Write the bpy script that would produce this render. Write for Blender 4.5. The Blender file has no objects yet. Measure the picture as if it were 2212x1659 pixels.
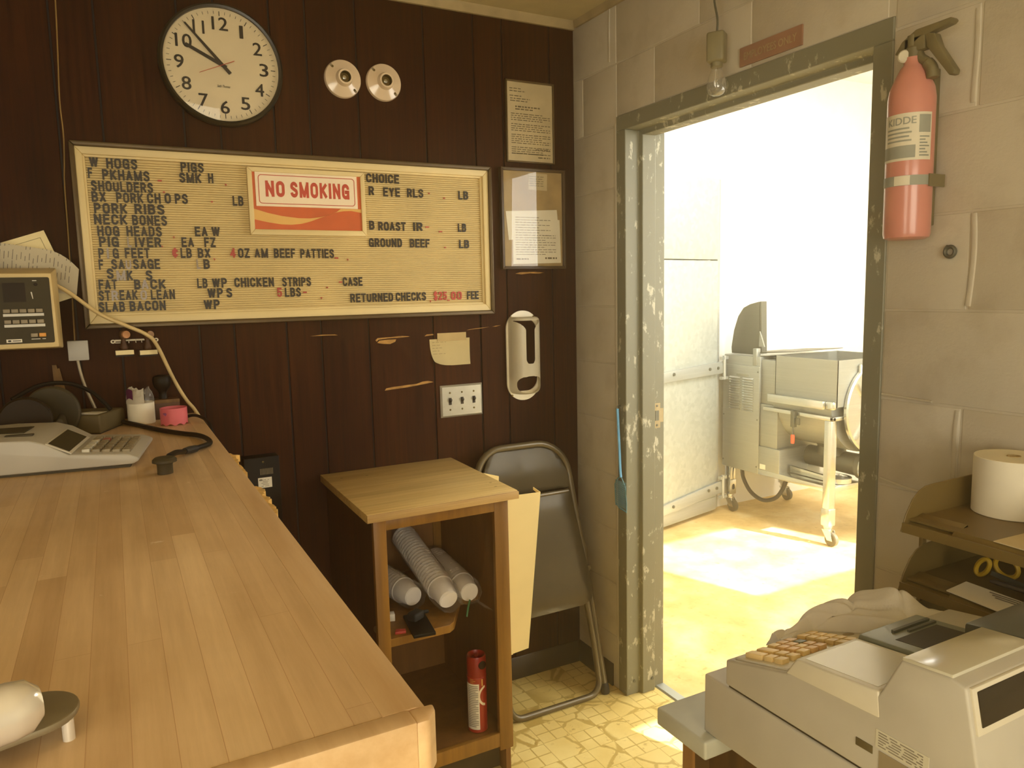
import bpy, bmesh, math, random
from mathutils import Vector, Matrix

# ------------------------------------------------------------------ camera, light, exposure
SC = bpy.context.scene
COL = SC.collection
random.seed(7)

def rot_from_rows(r, d, f):
    """camera matrix from image-right, image-down and forward vectors"""
    m = Matrix((r, [-v for v in d], [-v for v in f])).transposed()
    return m.to_4x4()

def camera():
    yaw, pitch, roll = 0.486362215, 0.123462441, -0.0224197525
    f = Vector((math.sin(yaw)*math.cos(pitch), math.cos(yaw)*math.cos(pitch), -math.sin(pitch)))
    r = Vector((math.cos(yaw), -math.sin(yaw), 0))
    u = r.cross(f)
    c, s = math.cos(roll), math.sin(roll)
    r2 = c*r + s*u
    u2 = -s*r + c*u
    cd = bpy.data.cameras.new('camera')
    cam = bpy.data.objects.new('camera', cd)
    COL.objects.link(cam)
    cam.matrix_world = Matrix.Translation((-1.56299, -2.41944, 1.48407)) @ rot_from_rows(r2, -u2, f)
    cd.sensor_fit = 'HORIZONTAL'
    cd.sensor_width = 36.0
    cd.lens = 36.0*1619.498/2212.0
    cd.clip_start = 0.02
    SC.camera = cam
camera()

def lin(c):
    return tuple((v/12.92 if v <= 0.04045 else ((v+0.055)/1.055)**2.4) for v in c)
def h(r, g, b):
    return lin((r/255, g/255, b/255)) + (1.0,)

w = bpy.data.worlds.new('sky')
SC.world = w
w.use_nodes = True
_nt = w.node_tree
_bg = _nt.nodes['Background']
_bg.inputs['Color'].default_value = (1.0, 0.95, 0.85, 1)
_bg.inputs['Strength'].default_value = 2.0

def area(name, loc, direction, sx, sy, power, color):
    l = bpy.data.lights.new(name, 'AREA')
    l.shape = 'RECTANGLE'
    l.size, l.size_y = sx, sy
    l.energy = power
    l.color = color
    o = bpy.data.objects.new(name, l)
    COL.objects.link(o)
    o.location = loc
    o.rotation_euler = Vector(direction).to_track_quat('-Z', 'Y').to_euler()
    return o
# daylight entering by the window behind the camera, by the window of the work room and the sun through the latter
area('shop_window_daylight', (-1.75, -4.50, 1.42), (0.06, 1.0, -0.06), 1.9, 1.1, 48.0, (1.0, 0.885, 0.64))
area('side_window_daylight', (-2.92, -2.7, 1.45), (1.0, 0.35, -0.08), 1.1, 1.1, 24.0, (1.0, 0.89, 0.66))
area('work_room_daylight', (2.0, -1.86, 1.75), (0.0, 1.0, -0.06), 2.6, 1.3, 62.0, (1.0, 0.99, 0.93))
area('work_room_fill_lamp', (2.0, -0.2, 2.86), (0.0, 0.0, -1.0), 1.2, 1.2, 90.0, (1.0, 0.98, 0.90))  # added overhead fill to brighten the work room; no fixture hangs there
_s = bpy.data.lights.new('sun', 'SUN')
_s.energy = 24.0
_s.angle = 0.01
_s.color = (1.0, 0.95, 0.82)
_so = bpy.data.objects.new('sun', _s)
COL.objects.link(_so)
_so.location = (2.6, -5, 5)
_so.rotation_euler = Vector((-0.30, 0.80, -0.60)).to_track_quat('-Z', 'Y').to_euler()

SC.view_settings.view_transform = 'Standard'
SC.view_settings.look = 'None'
SC.view_settings.exposure = 0.0
SC.view_settings.gamma = 1.0
SC.view_settings.use_curve_mapping = False
SC.cycles.use_denoising = True
SC.cycles.max_bounces = 10
SC.cycles.diffuse_bounces = 6
SC.cycles.transparent_max_bounces = 12
SC.cycles.sample_clamp_indirect = 6.0
SC.cycles.caustics_reflective = False
SC.cycles.caustics_refractive = False

# ------------------------------------------------------------------ materials
def new_mat(name):
    m = bpy.data.materials.new(name)
    m.use_nodes = True
    nt = m.node_tree
    return m, nt, nt.nodes['Principled BSDF']

def coords(nt, scale=(1, 1, 1), rot=(0, 0, 0)):
    tc = nt.nodes.new('ShaderNodeTexCoord')
    mp = nt.nodes.new('ShaderNodeMapping')
    mp.inputs['Scale'].default_value = scale
    mp.inputs['Rotation'].default_value = rot
    geo = nt.nodes.new('ShaderNodeNewGeometry')
    nt.links.new(geo.outputs['Position'], mp.inputs['Vector'])
    return mp

def noise(nt, vec, scale, detail=4, rough=0.55):
    n = nt.nodes.new('ShaderNodeTexNoise')
    n.inputs['Scale'].default_value = scale
    n.inputs['Detail'].default_value = detail
    n.inputs['Roughness'].default_value = rough
    nt.links.new(vec.outputs[0], n.inputs['Vector'])
    return n

def ramp(nt, src, stops):
    r = nt.nodes.new('ShaderNodeValToRGB')
    e = r.color_ramp.elements
    while len(e) < len(stops):
        e.new(0.5)
    for el, (p, c) in zip(e, stops):
        el.position = p
        el.color = c
    nt.links.new(src, r.inputs['Fac'])
    return r

def mix(nt, fac, a, b, mode='MIX'):
    n = nt.nodes.new('ShaderNodeMix')
    n.data_type = 'RGBA'
    n.blend_type = mode
    for sock, v in ((n.inputs['Factor'], fac), (n.inputs['A'], a), (n.inputs['B'], b)):
        if isinstance(v, (int, float)):
            sock.default_value = v
        elif isinstance(v, tuple):
            sock.default_value = v
        else:
            nt.links.new(v, sock)
    for sock, v in ((n.inputs[6], a), (n.inputs[7], b)):
        if isinstance(v, tuple):
            sock.default_value = v
        else:
            nt.links.new(v, sock)
    return n.outputs[2]

def bump(nt, bsdf, src, strength, dist=0.002):
    b = nt.nodes.new('ShaderNodeBump')
    b.inputs['Strength'].default_value = strength
    b.inputs['Distance'].default_value = dist
    nt.links.new(src, b.inputs['Height'])
    nt.links.new(b.outputs['Normal'], bsdf.inputs['Normal'])

def plain(name, col, rough=0.5, metal=0.0, vary=0.10, scale=14.0, bmp=0.0, bscale=60.0, coat=0.0, spec=0.5):
    """one colour with a little procedural unevenness"""
    m, nt, b = new_mat(name)
    v = coords(nt)
    n = noise(nt, v, scale)
    d = tuple(max(0, x*(1-vary*2)) for x in col[:3]) + (1,)
    l = tuple(min(1, x*(1+vary)) for x in col[:3]) + (1,)
    r = ramp(nt, n.outputs['Fac'], [(0.3, d), (0.7, l)])
    nt.links.new(r.outputs['Color'], b.inputs['Base Color'])
    b.inputs['Roughness'].default_value = rough
    b.inputs['Metallic'].default_value = metal
    b.inputs['Specular IOR Level'].default_value = spec
    if coat:
        b.inputs['Coat Weight'].default_value = coat
        b.inputs['Coat Roughness'].default_value = 0.1
    if bmp:
        n2 = noise(nt, v, bscale, 3)
        bump(nt, b, n2.outputs['Fac'], bmp)
    return m

def wood(name, c1, c2, scale, rough=0.45, bmp=0.15, spots=None):
    """stretched noise grain; scale stretches along the grain with the small number"""
    m, nt, b = new_mat(name)
    v = coords(nt, scale)
    n = noise(nt, v, 1.0, 6, 0.62)
    r = ramp(nt, n.outputs['Fac'], [(0.28, c1), (0.72, c2)])
    v2 = coords(nt, tuple(s*0.13 for s in scale))
    n2 = noise(nt, v2, 1.0, 3)
    r2 = ramp(nt, n2.outputs['Fac'], [(0.3, (0.78, 0.78, 0.78, 1)), (0.7, (1.08, 1.08, 1.08, 1))])
    out = mix(nt, 1.0, r.outputs['Color'], r2.outputs['Color'], 'MULTIPLY')
    nt.links.new(out, b.inputs['Base Color'])
    b.inputs['Roughness'].default_value = rough
    if bmp:
        bump(nt, b, n.outputs['Fac'], bmp, 0.001)
    return m

def glassy(name, rough=0.0, tint=(1, 1, 1, 1), f0=0.05, haze=0.0):
    m = bpy.data.materials.new(name)
    m.use_nodes = True
    nt = m.node_tree
    nt.nodes.remove(nt.nodes['Principled BSDF'])
    out = nt.nodes['Material Output']
    tr = nt.nodes.new('ShaderNodeBsdfTransparent')
    tr.inputs['Color'].default_value = tint
    gl = nt.nodes.new('ShaderNodeBsdfGlossy')
    gl.inputs['Roughness'].default_value = rough
    lw = nt.nodes.new('ShaderNodeLayerWeight')
    lw.inputs['Blend'].default_value = 0.5
    pw = nt.nodes.new('ShaderNodeMath')
    pw.operation = 'POWER'
    pw.inputs[1].default_value = 4.0
    nt.links.new(lw.outputs['Facing'], pw.inputs[0])
    fr = nt.nodes.new('ShaderNodeMath')
    fr.operation = 'MULTIPLY_ADD'
    fr.inputs[1].default_value = 0.8
    fr.inputs[2].default_value = f0*0.55
    nt.links.new(pw.outputs[0], fr.inputs[0])
    mx = nt.nodes.new('ShaderNodeMixShader')
    nt.links.new(fr.outputs[0], mx.inputs[0])
    nt.links.new(tr.outputs[0], mx.inputs[1])
    nt.links.new(gl.outputs[0], mx.inputs[2])
    last = mx.outputs[0]
    if haze:
        df = nt.nodes.new('ShaderNodeBsdfDiffuse')
        df.inputs['Color'].default_value = (0.8, 0.78, 0.72, 1)
        m2 = nt.nodes.new('ShaderNodeMixShader')
        m2.inputs[0].default_value = haze
        nt.links.new(last, m2.inputs[1])
        nt.links.new(df.outputs[0], m2.inputs[2])
        last = m2.outputs[0]
    nt.links.new(last, out.inputs['Surface'])
    return m

def mat_paneling():
    m, nt, b = new_mat('brown_wall_paneling')
    v = coords(nt, (90, 90, 3.0))
    n = noise(nt, v, 1.0, 6, 0.65)
    r = ramp(nt, n.outputs['Fac'], [(0.25, h(36, 15, 3)), (0.75, h(74, 38, 11))])
    v2 = coords(nt, (5.0, 5.0, 0.7))
    n2 = noise(nt, v2, 1.0, 2)
    r2 = ramp(nt, n2.outputs['Fac'], [(0.35, (0.75, 0.72, 0.7, 1)), (0.65, (1.1, 1.1, 1.1, 1))])
    out = mix(nt, 1.0, r.outputs['Color'], r2.outputs['Color'], 'MULTIPLY')
    nt.links.new(out, b.inputs['Base Color'])
    b.inputs['Roughness'].default_value = 0.62
    b.inputs['Specular IOR Level'].default_value = 0.12
    bump(nt, b, n.outputs['Fac'], 0.2, 0.0008)
    return m

def mat_block():
    m, nt, b = new_mat('painted_block')
    v = coords(nt)
    n = noise(nt, v, 2.2, 5, 0.6)
    r = ramp(nt, n.outputs['Fac'], [(0.3, h(184, 175, 158)), (0.55, h(195, 187, 169)), (0.75, h(190, 183, 163))])
    n3 = noise(nt, v, 9.0, 4, 0.6)
    r3 = ramp(nt, n3.outputs['Fac'], [(0.25, (0.86, 0.84, 0.80, 1)), (0.5, (1, 1, 1, 1))])
    out = mix(nt, 1.0, r.outputs['Color'], r3.outputs['Color'], 'MULTIPLY')
    nt.links.new(out, b.inputs['Base Color'])
    b.inputs['Roughness'].default_value = 0.6
    n2 = noise(nt, v, 55.0, 6, 0.7)
    bump(nt, b, n2.outputs['Fac'], 0.35, 0.003)
    return m

def mat_butcher():
    m, nt, b = new_mat('butcher_block')
    geo = nt.nodes.new('ShaderNodeNewGeometry')
    sp = nt.nodes.new('ShaderNodeSeparateXYZ')
    nt.links.new(geo.outputs['Position'], sp.inputs[0])
    cb = nt.nodes.new('ShaderNodeCombineXYZ')
    nt.links.new(sp.outputs['Y'], cb.inputs['X'])
    nt.links.new(sp.outputs['X'], cb.inputs['Y'])
    br = nt.nodes.new('ShaderNodeTexBrick')
    br.offset = 0.37
    br.offset_frequency = 2
    br.squash = 1.35
    br.squash_frequency = 3
    br.inputs['Scale'].default_value = 1.0
    br.inputs['Brick Width'].default_value = 0.68
    br.inputs['Row Height'].default_value = 0.0315
    br.inputs['Mortar Size'].default_value = 0.0003
    br.inputs['Mortar Smooth'].default_value = 0.2
    br.inputs['Color1'].default_value = h(202, 169, 126)
    br.inputs['Color2'].default_value = h(226, 197, 154)
    br.inputs['Mortar'].default_value = h(186, 148, 106)
    nt.links.new(cb.outputs[0], br.inputs['Vector'])
    v = coords(nt, (60, 3.0, 60))
    n = noise(nt, v, 1.0, 6, 0.65)
    r = ramp(nt, n.outputs['Fac'], [(0.25, (0.80, 0.77, 0.72, 1)), (0.7, (1.06, 1.06, 1.05, 1))])
    out = mix(nt, 1.0, br.outputs['Color'], r.outputs['Color'], 'MULTIPLY')
    v2 = coords(nt)
    n2 = noise(nt, v2, 3.0, 5, 0.6)
    r2 = ramp(nt, n2.outputs['Fac'], [(0.35, (0.86, 0.83, 0.78, 1)), (0.6, (1, 1, 1, 1))])
    out = mix(nt, 1.0, out, r2.outputs['Color'], 'MULTIPLY')
    n5 = noise(nt, v2, 16.0, 5, 0.65)
    r5 = ramp(nt, n5.outputs['Fac'], [(0.685, (0, 0, 0, 1)), (0.73, (0.5, 0.5, 0.5, 1))])
    out = mix(nt, r5.outputs['Color'], out, h(236, 220, 196))
    nt.links.new(out, b.inputs['Base Color'])
    b.inputs['Roughness'].default_value = 0.42
    n4 = noise(nt, v2, 7.0, 4, 0.6)
    rr = ramp(nt, n4.outputs['Fac'], [(0.3, (0.34, 0.34, 0.34, 1)), (0.7, (0.58, 0.58, 0.58, 1))])
    nt.links.new(rr.outputs['Color'], b.inputs['Roughness'])
    bump(nt, b, n.outputs['Fac'], 0.08, 0.0006)
    return m

def mat_vinyl():
    """sheet vinyl: patches of small squares alternate with patches of flagstones"""
    m, nt, b = new_mat('yellow_sheet_vinyl')
    geo = nt.nodes.new('ShaderNodeNewGeometry')
    def brick(size, mortar, off):
        br = nt.nodes.new('ShaderNodeTexBrick')
        br.offset = off
        br.inputs['Scale'].default_value = 1.0
        br.inputs['Brick Width'].default_value = size
        br.inputs['Row Height'].default_value = size
        br.inputs['Mortar Size'].default_value = mortar
        br.inputs['Mortar Smooth'].default_value = 0.3
        nt.links.new(geo.outputs['Position'], br.inputs['Vector'])
        return br
    sq = brick(0.052, 0.0028, 0.0)
    vo = nt.nodes.new('ShaderNodeTexVoronoi')
    vo.feature = 'DISTANCE_TO_EDGE'
    vo.inputs['Scale'].default_value = 9.5
    nz = noise(nt, coords(nt), 30.0, 2)
    va = nt.nodes.new('ShaderNodeVectorMath')
    va.operation = 'MULTIPLY_ADD'
    va.inputs[1].default_value = (0.02, 0.02, 0.0)
    nt.links.new(nz.outputs['Color'], va.inputs[0])
    nt.links.new(geo.outputs['Position'], va.inputs[2])
    nt.links.new(va.outputs[0], vo.inputs['Vector'])
    vr = ramp(nt, vo.outputs['Distance'], [(0.03, (1, 1, 1, 1)), (0.06, (0, 0, 0, 1))])
    ck = nt.nodes.new('ShaderNodeTexChecker')
    ck.inputs['Scale'].default_value = 1/0.104
    ckm = nt.nodes.new('ShaderNodeMapping')
    ckm.inputs['Location'].default_value = (0.0, 0.0, 0.013)
    nt.links.new(geo.outputs['Position'], ckm.inputs['Vector'])
    nt.links.new(ckm.outputs[0], ck.inputs['Vector'])
    line = mix(nt, ck.outputs['Fac'], sq.outputs['Fac'], vr.outputs['Color'])
    tile = noise(nt, coords(nt), 6.0, 3)
    tr = ramp(nt, tile.outputs['Fac'], [(0.3, h(224, 196, 116)), (0.7, h(240, 219, 146))])
    col = mix(nt, line, tr.outputs['Color'], h(196, 168, 92))
    dirt = noise(nt, coords(nt), 26.0, 5, 0.7)
    dr = ramp(nt, dirt.outputs['Fac'], [(0.27, (0.55, 0.45, 0.3, 1)), (0.40, (1, 1, 1, 1))])
    col = mix(nt, 1.0, col, dr.outputs['Color'], 'MULTIPLY')
    nt.links.new(col, b.inputs['Base Color'])
    b.inputs['Roughness'].default_value = 0.38
    return m

def mat_concrete():
    m, nt, b = new_mat('worn_tan_concrete')
    v = coords(nt)
    n = noise(nt, v, 3.0, 8, 0.65)
    r = ramp(nt, n.outputs['Fac'], [(0.3, h(196, 160, 92)), (0.5, h(222, 190, 124)), (0.75, h(240, 224, 176))])
    n2 = noise(nt, v, 30.0, 4, 0.7)
    r2 = ramp(nt, n2.outputs['Fac'], [(0.28, (0.72, 0.6, 0.42, 1)), (0.42, (1, 1, 1, 1))])
    out = mix(nt, 1.0, r.outputs['Color'], r2.outputs['Color'], 'MULTIPLY')
    nt.links.new(out, b.inputs['Base Color'])
    b.inputs['Roughness'].default_value = 0.6
    return m

def mat_worn_paint(name, base, chip, lo=0.56, hi=0.62, rough=0.5):
    """painted metal with chips of a lighter colour"""
    m, nt, b = new_mat(name)
    v = coords(nt, (1, 1, 0.5))
    n = noise(nt, v, 34.0, 6, 0.68)
    big = noise(nt, coords(nt), 3.5, 3)
    mm = nt.nodes.new('ShaderNodeMath')
    mm.operation = 'MULTIPLY_ADD'
    mm.inputs[1].default_value = 0.45
    mm.inputs[2].default_value = -0.22
    nt.links.new(big.outputs['Fac'], mm.inputs[0])
    ad = nt.nodes.new('ShaderNodeMath')
    ad.operation = 'ADD'
    nt.links.new(mm.outputs[0], ad.inputs[0])
    nt.links.new(n.outputs['Fac'], ad.inputs[1])
    r = ramp(nt, ad.outputs[0], [(lo, base), (hi, chip)])
    nt.links.new(r.outputs['Color'], b.inputs['Base Color'])
    b.inputs['Roughness'].default_value = rough
    return m

def mat_galvanised():
    m, nt, b = new_mat('galvanised_sheet')
    v = coords(nt)
    vo = nt.nodes.new('ShaderNodeTexVoronoi')
    vo.inputs['Scale'].default_value = 38.0
    nt.links.new(v.outputs[0], vo.inputs['Vector'])
    r = ramp(nt, vo.outputs['Color'], [(0.1, h(176, 182, 172)), (0.9, h(190, 195, 186))])
    nt.links.new(r.outputs['Color'], b.inputs['Base Color'])
    b.inputs['Metallic'].default_value = 0.35
    b.inputs['Roughness'].default_value = 0.5
    return m

def mat_steel(name, col, rough=0.32, metal=0.85):
    m, nt, b = new_mat(name)
    v = coords(nt, (2, 2, 120))
    n = noise(nt, v, 1.0, 3)
    r = ramp(nt, n.outputs['Fac'], [(0.3, tuple(x*0.9 for x in col[:3])+(1,)), (0.7, col)])
    nt.links.new(r.outputs['Color'], b.inputs['Base Color'])
    b.inputs['Metallic'].default_value = metal
    b.inputs['Roughness'].default_value = rough
    return m

M = {}
M['paneling'] = mat_paneling()
M['groove'] = plain('dark_groove', h(26, 12, 4), 0.7)
M['torn'] = plain('bare_torn_wood', h(176, 132, 66), 0.8, vary=0.2, scale=40, bmp=0.3)
M['block'] = mat_block()
M['ceiling'] = plain('ceiling_board', h(205, 190, 146), 0.85, vary=0.04, bmp=0.3, bscale=160)
M['molding'] = plain('cream_molding', h(176, 158, 118), 0.6)
M['butcher'] = mat_butcher()
M['butcher_edge'] = wood('butcher_edge', h(206, 168, 120), h(230, 198, 152), (40, 3.0, 40), 0.45)
M['splinter'] = plain('raw_splintered_wood', h(226, 186, 112), 0.8, vary=0.15, scale=60, bmp=0.4)
M['vinyl'] = mat_vinyl()
M['concrete'] = mat_concrete()
M['frame_paint'] = mat_worn_paint('worn_grey_door_frame', h(126, 124, 104), h(188, 184, 162), 0.60, 0.66)
M['white_paint'] = plain('white_wall_paint', h(236, 234, 224), 0.6, vary=0.02)
M['galv'] = mat_galvanised()
M['galv_edge'] = mat_steel('galvanised_edge', h(190, 194, 188), 0.42, 0.6)
M['steel'] = mat_steel('brushed_steel', h(172, 174, 164), 0.42, 0.6)
M['bright_steel'] = mat_steel('bright_steel', h(216, 216, 208), 0.22, 0.95)
M['dark_steel'] = mat_steel('dull_dark_steel', h(112, 112, 100), 0.45, 0.6)
M['chrome'] = plain('chrome', h(225, 224, 216), 0.12, 1.0, 0.03)
M['rack_metal'] = plain('worn_plated_rack', h(214, 202, 172), 0.5, 0.3)
M['rubber'] = plain('black_rubber', h(30, 29, 26), 0.7)
M['black'] = plain('black_plastic', h(28, 24, 18), 0.4)
M['satin_black'] = plain('satin_black_paint', h(22, 17, 10), 0.5, spec=0.2)
M['dark_grey'] = plain('dark_grey_plastic', h(66, 58, 38), 0.55, spec=0.3)
M['olive_grey'] = plain('olive_grey_plastic', h(98, 86, 54), 0.55, spec=0.3)
M['clock_rim'] = plain('clock_rim_dark', h(40, 34, 22), 0.35)
M['clock_face'] = plain('clock_face_cream', h(222, 206, 168), 0.6, vary=0.03)
M['ink'] = plain('black_ink', h(40, 34, 24), 0.6)
M['porcelain'] = plain('glazed_porcelain', h(222, 200, 168), 0.16, vary=0.03, coat=0.4)
M['brass'] = plain('tarnished_brass', h(120, 104, 62), 0.35, 0.9)
M['bronze'] = plain('dark_bronze_aluminium', h(88, 70, 38), 0.42, 0.35)
M['board_cream'] = plain('aged_cream_plastic', h(224, 202, 144), 0.5, vary=0.05, scale=5)
M['board_felt'] = plain('ribbed_cream_panel', h(212, 188, 128), 0.6, vary=0.06, scale=5)
M['letter_black'] = plain('black_letter_plastic', h(36, 27, 10), 0.5)
M['letter_red'] = plain('red_letter_plastic', h(176, 62, 48), 0.5)
M['letter_clear'] = plain('smoky_letter_plastic', h(136, 116, 92), 0.3)
M['sign_white'] = plain('sign_white', h(240, 222, 190), 0.45, vary=0.02)
M['sign_orange'] = plain('sign_orange', h(200, 92, 36), 0.45, vary=0.05)
M['sign_red'] = plain('sign_red', h(190, 70, 46), 0.45, vary=0.03)
M['sign_tan'] = plain('sign_tan', h(222, 174, 92), 0.45, vary=0.04)
M['white_plastic'] = plain('white_plastic', h(240, 232, 208), 0.3, vary=0.02, coat=0.2)
M['cream_plastic'] = plain('cream_plastic', h(214, 190, 134), 0.45, vary=0.04)
M['beige_plastic'] = plain('beige_plastic', h(186, 181, 168), 0.45, vary=0.03)
M['beige_light'] = plain('light_beige_plastic', h(208, 202, 184), 0.4, vary=0.03)
M['key_tan'] = plain('tan_key', h(236, 208, 146), 0.45)
M['key_brown'] = plain('brown_key', h(222, 184, 128), 0.45)
M['key_green'] = plain('green_grey_key', h(120, 124, 100), 0.45)
M['key_grey'] = plain('grey_key', h(150, 136, 108), 0.5)
M['key_pink'] = plain('pink_key', h(160, 92, 78), 0.5)
M['key_orange'] = plain('orange_key', h(220, 150, 48), 0.45)
M['blue_grey'] = plain('blue_grey_plastic', h(128, 132, 118), 0.4)
M['blue_grey_dark'] = plain('dark_blue_grey_plastic', h(82, 84, 74), 0.35)
M['lens'] = plain('frosted_display_lens', h(204, 200, 180), 0.22, vary=0.05, scale=8, coat=0.3)
M['dark_window'] = plain('dark_display_window', h(44, 36, 20), 0.15, vary=0.03)
M['screen_brown'] = plain('dark_screen', h(40, 28, 12), 0.5, vary=0.03, spec=0.15)
M['panel_dark'] = plain('dark_olive_faceplate', h(62, 54, 30), 0.55, vary=0.05, spec=0.2)
M['paper'] = plain('white_paper', h(236, 228, 204), 0.8, vary=0.03)
M['paper_aged'] = plain('aged_paper', h(206, 188, 146), 0.85, vary=0.08, scale=9)
M['paper_note'] = plain('cream_note_paper', h(238, 222, 170), 0.85, vary=0.03)
M['print'] = plain('faint_print', h(120, 106, 76), 0.85)
M['print_grey'] = plain('grey_print', h(140, 130, 112), 0.85)
M['tape'] = plain('masking_tape', h(190, 164, 110), 0.7)
M['frame_gold'] = plain('thin_bronze_frame', h(104, 84, 48), 0.35, 0.4)
M['frame_brown'] = wood('brown_frame_wood', h(58, 42, 20), h(88, 66, 34), (8, 8, 8), 0.4)
M['mat_board'] = plain('tan_backing_board', h(176, 150, 100), 0.8)
M['glass'] = glassy('clear_glass')
M['bulb_glass'] = glassy('bulb_glass', 0.0, (0.93, 0.92, 0.88, 1), f0=0.2, haze=0.10)
M['switch_steel'] = plain('switch_plate_steel', h(204, 200, 184), 0.34, 0.7, 0.04, 30)
M['switch_brown'] = plain('brown_toggle', h(52, 40, 22), 0.4)
M['wire_tan'] = plain('tan_wire', h(150, 118, 62), 0.55)
M['cable_cream'] = plain('cream_cable', h(214, 188, 130), 0.5)
M['conduit'] = plain('grey_conduit', h(200, 186, 156), 0.35, 0.5)
M['wood_pale'] = wood('worn_pale_wood', h(192, 158, 92), h(226, 196, 128), (3.0, 55, 55), 0.5)
M['wood_edge'] = wood('worn_pale_wood_edge', h(170, 134, 80), h(206, 172, 110), (4.0, 80, 80), 0.6)
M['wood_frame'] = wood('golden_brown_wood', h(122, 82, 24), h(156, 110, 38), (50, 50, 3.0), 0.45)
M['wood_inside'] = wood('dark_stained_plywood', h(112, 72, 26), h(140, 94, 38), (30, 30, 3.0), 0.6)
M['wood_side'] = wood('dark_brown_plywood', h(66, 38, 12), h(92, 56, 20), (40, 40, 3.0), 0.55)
M['wood_stick'] = wood('weathered_stick', h(92, 64, 28), h(130, 96, 48), (40, 40, 4), 0.7)
M['toe'] = plain('dark_toe_kick', h(70, 54, 26), 0.7)
M['foam'] = plain('white_foam', h(240, 232, 222), 0.75, vary=0.03)
M['wrap'] = glassy('clear_plastic_wrap', 0.15, (1, 1, 1, 1), haze=0.14)
M['red_can'] = plain('red_can_paint', h(166, 44, 26), 0.3, vary=0.05, coat=0.3)
M['red_cap'] = plain('red_plastic_cap', h(150, 30, 10), 0.4)
M['pink'] = plain('pink_label_roll', h(216, 104, 112), 0.6, vary=0.05)
M['white_label'] = plain('white_label', h(232, 224, 204), 0.6, vary=0.02)
M['green'] = plain('green_tie', h(58, 112, 62), 0.5)
M['purple'] = plain('purple_print', h(120, 46, 92), 0.6)
M['chair_paint'] = plain('bronze_grey_chair_paint', h(104, 92, 66), 0.30, 0.25, 0.08, 8, coat=0.2)
M['cream_metal'] = plain('cream_painted_metal', h(236, 214, 152), 0.5, vary=0.02)
M['blue_swatter'] = plain('blue_plastic', h(98, 164, 206), 0.4)
M['blue_mesh'] = plain('teal_blue_plastic_mesh', h(92, 138, 152), 0.5)
M['box_grey'] = plain('grey_socket_box', h(136, 128, 96), 0.45)
M['dull_red'] = plain('faded_red_sign', h(156, 116, 90), 0.6, vary=0.05)
M['dull_letter'] = plain('faded_sign_letter', h(176, 152, 112), 0.6)
M['ext_glare_red'] = plain('extinguisher_glare_red', h(200, 134, 120), 0.3, vary=0.04, coat=0.3)  # red paled: wash of lens glare put into the paint colour
M['ext_glare_black'] = plain('extinguisher_valve_glare', h(116, 106, 74), 0.45)  # black parts lightened: doorway glare put into their colour
M['ext_label'] = plain('extinguisher_label', h(212, 206, 186), 0.5, vary=0.03)
M['ext_print'] = plain('extinguisher_print', h(150, 152, 140), 0.6)
M['tray_brown'] = plain('brown_plastic_tray', h(116, 96, 50), 0.42, vary=0.05)
M['cloth'] = plain('white_cotton_cloth', h(250, 246, 238), 0.9, vary=0.03, bmp=0.25, bscale=220)
M['yellow_handle'] = plain('mustard_handle', h(186, 150, 34), 0.45)
M['pen'] = plain('dark_silver_pen', h(120, 112, 104), 0.25, 0.7)
M['desk_top'] = plain('grey_laminate', h(180, 180, 164), 0.4, vary=0.05, scale=20)
M['desk_wood'] = wood('dark_desk_wood', h(72, 50, 22), h(104, 74, 34), (30, 30, 3), 0.5)
M['desk_edge'] = wood('desk_leg_wood', h(140, 98, 48), h(164, 120, 62), (30, 30, 3), 0.5)
M['baseboard'] = plain('dark_vinyl_base', h(56, 42, 20), 0.45)
M['pearl'] = plain('pearl_white_metal', h(230, 224, 212), 0.16, 0.35, 0.02, coat=0.5)
M['plate_grey'] = plain('satin_grey_metal', h(158, 148, 122), 0.35, 0.5)
M['handle_orange'] = plain('orange_grip', h(240, 96, 60), 0.45)
M['caster'] = plain('dark_caster', h(92, 84, 66), 0.5)

# ------------------------------------------------------------------ builders
def frame_for(d):
    d = d.normalized()
    a = Vector((0, 0, 1)) if abs(d.z) < 0.9 else Vector((1, 0, 0))
    x = a.cross(d).normalized()
    return x, d.cross(x)

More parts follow.
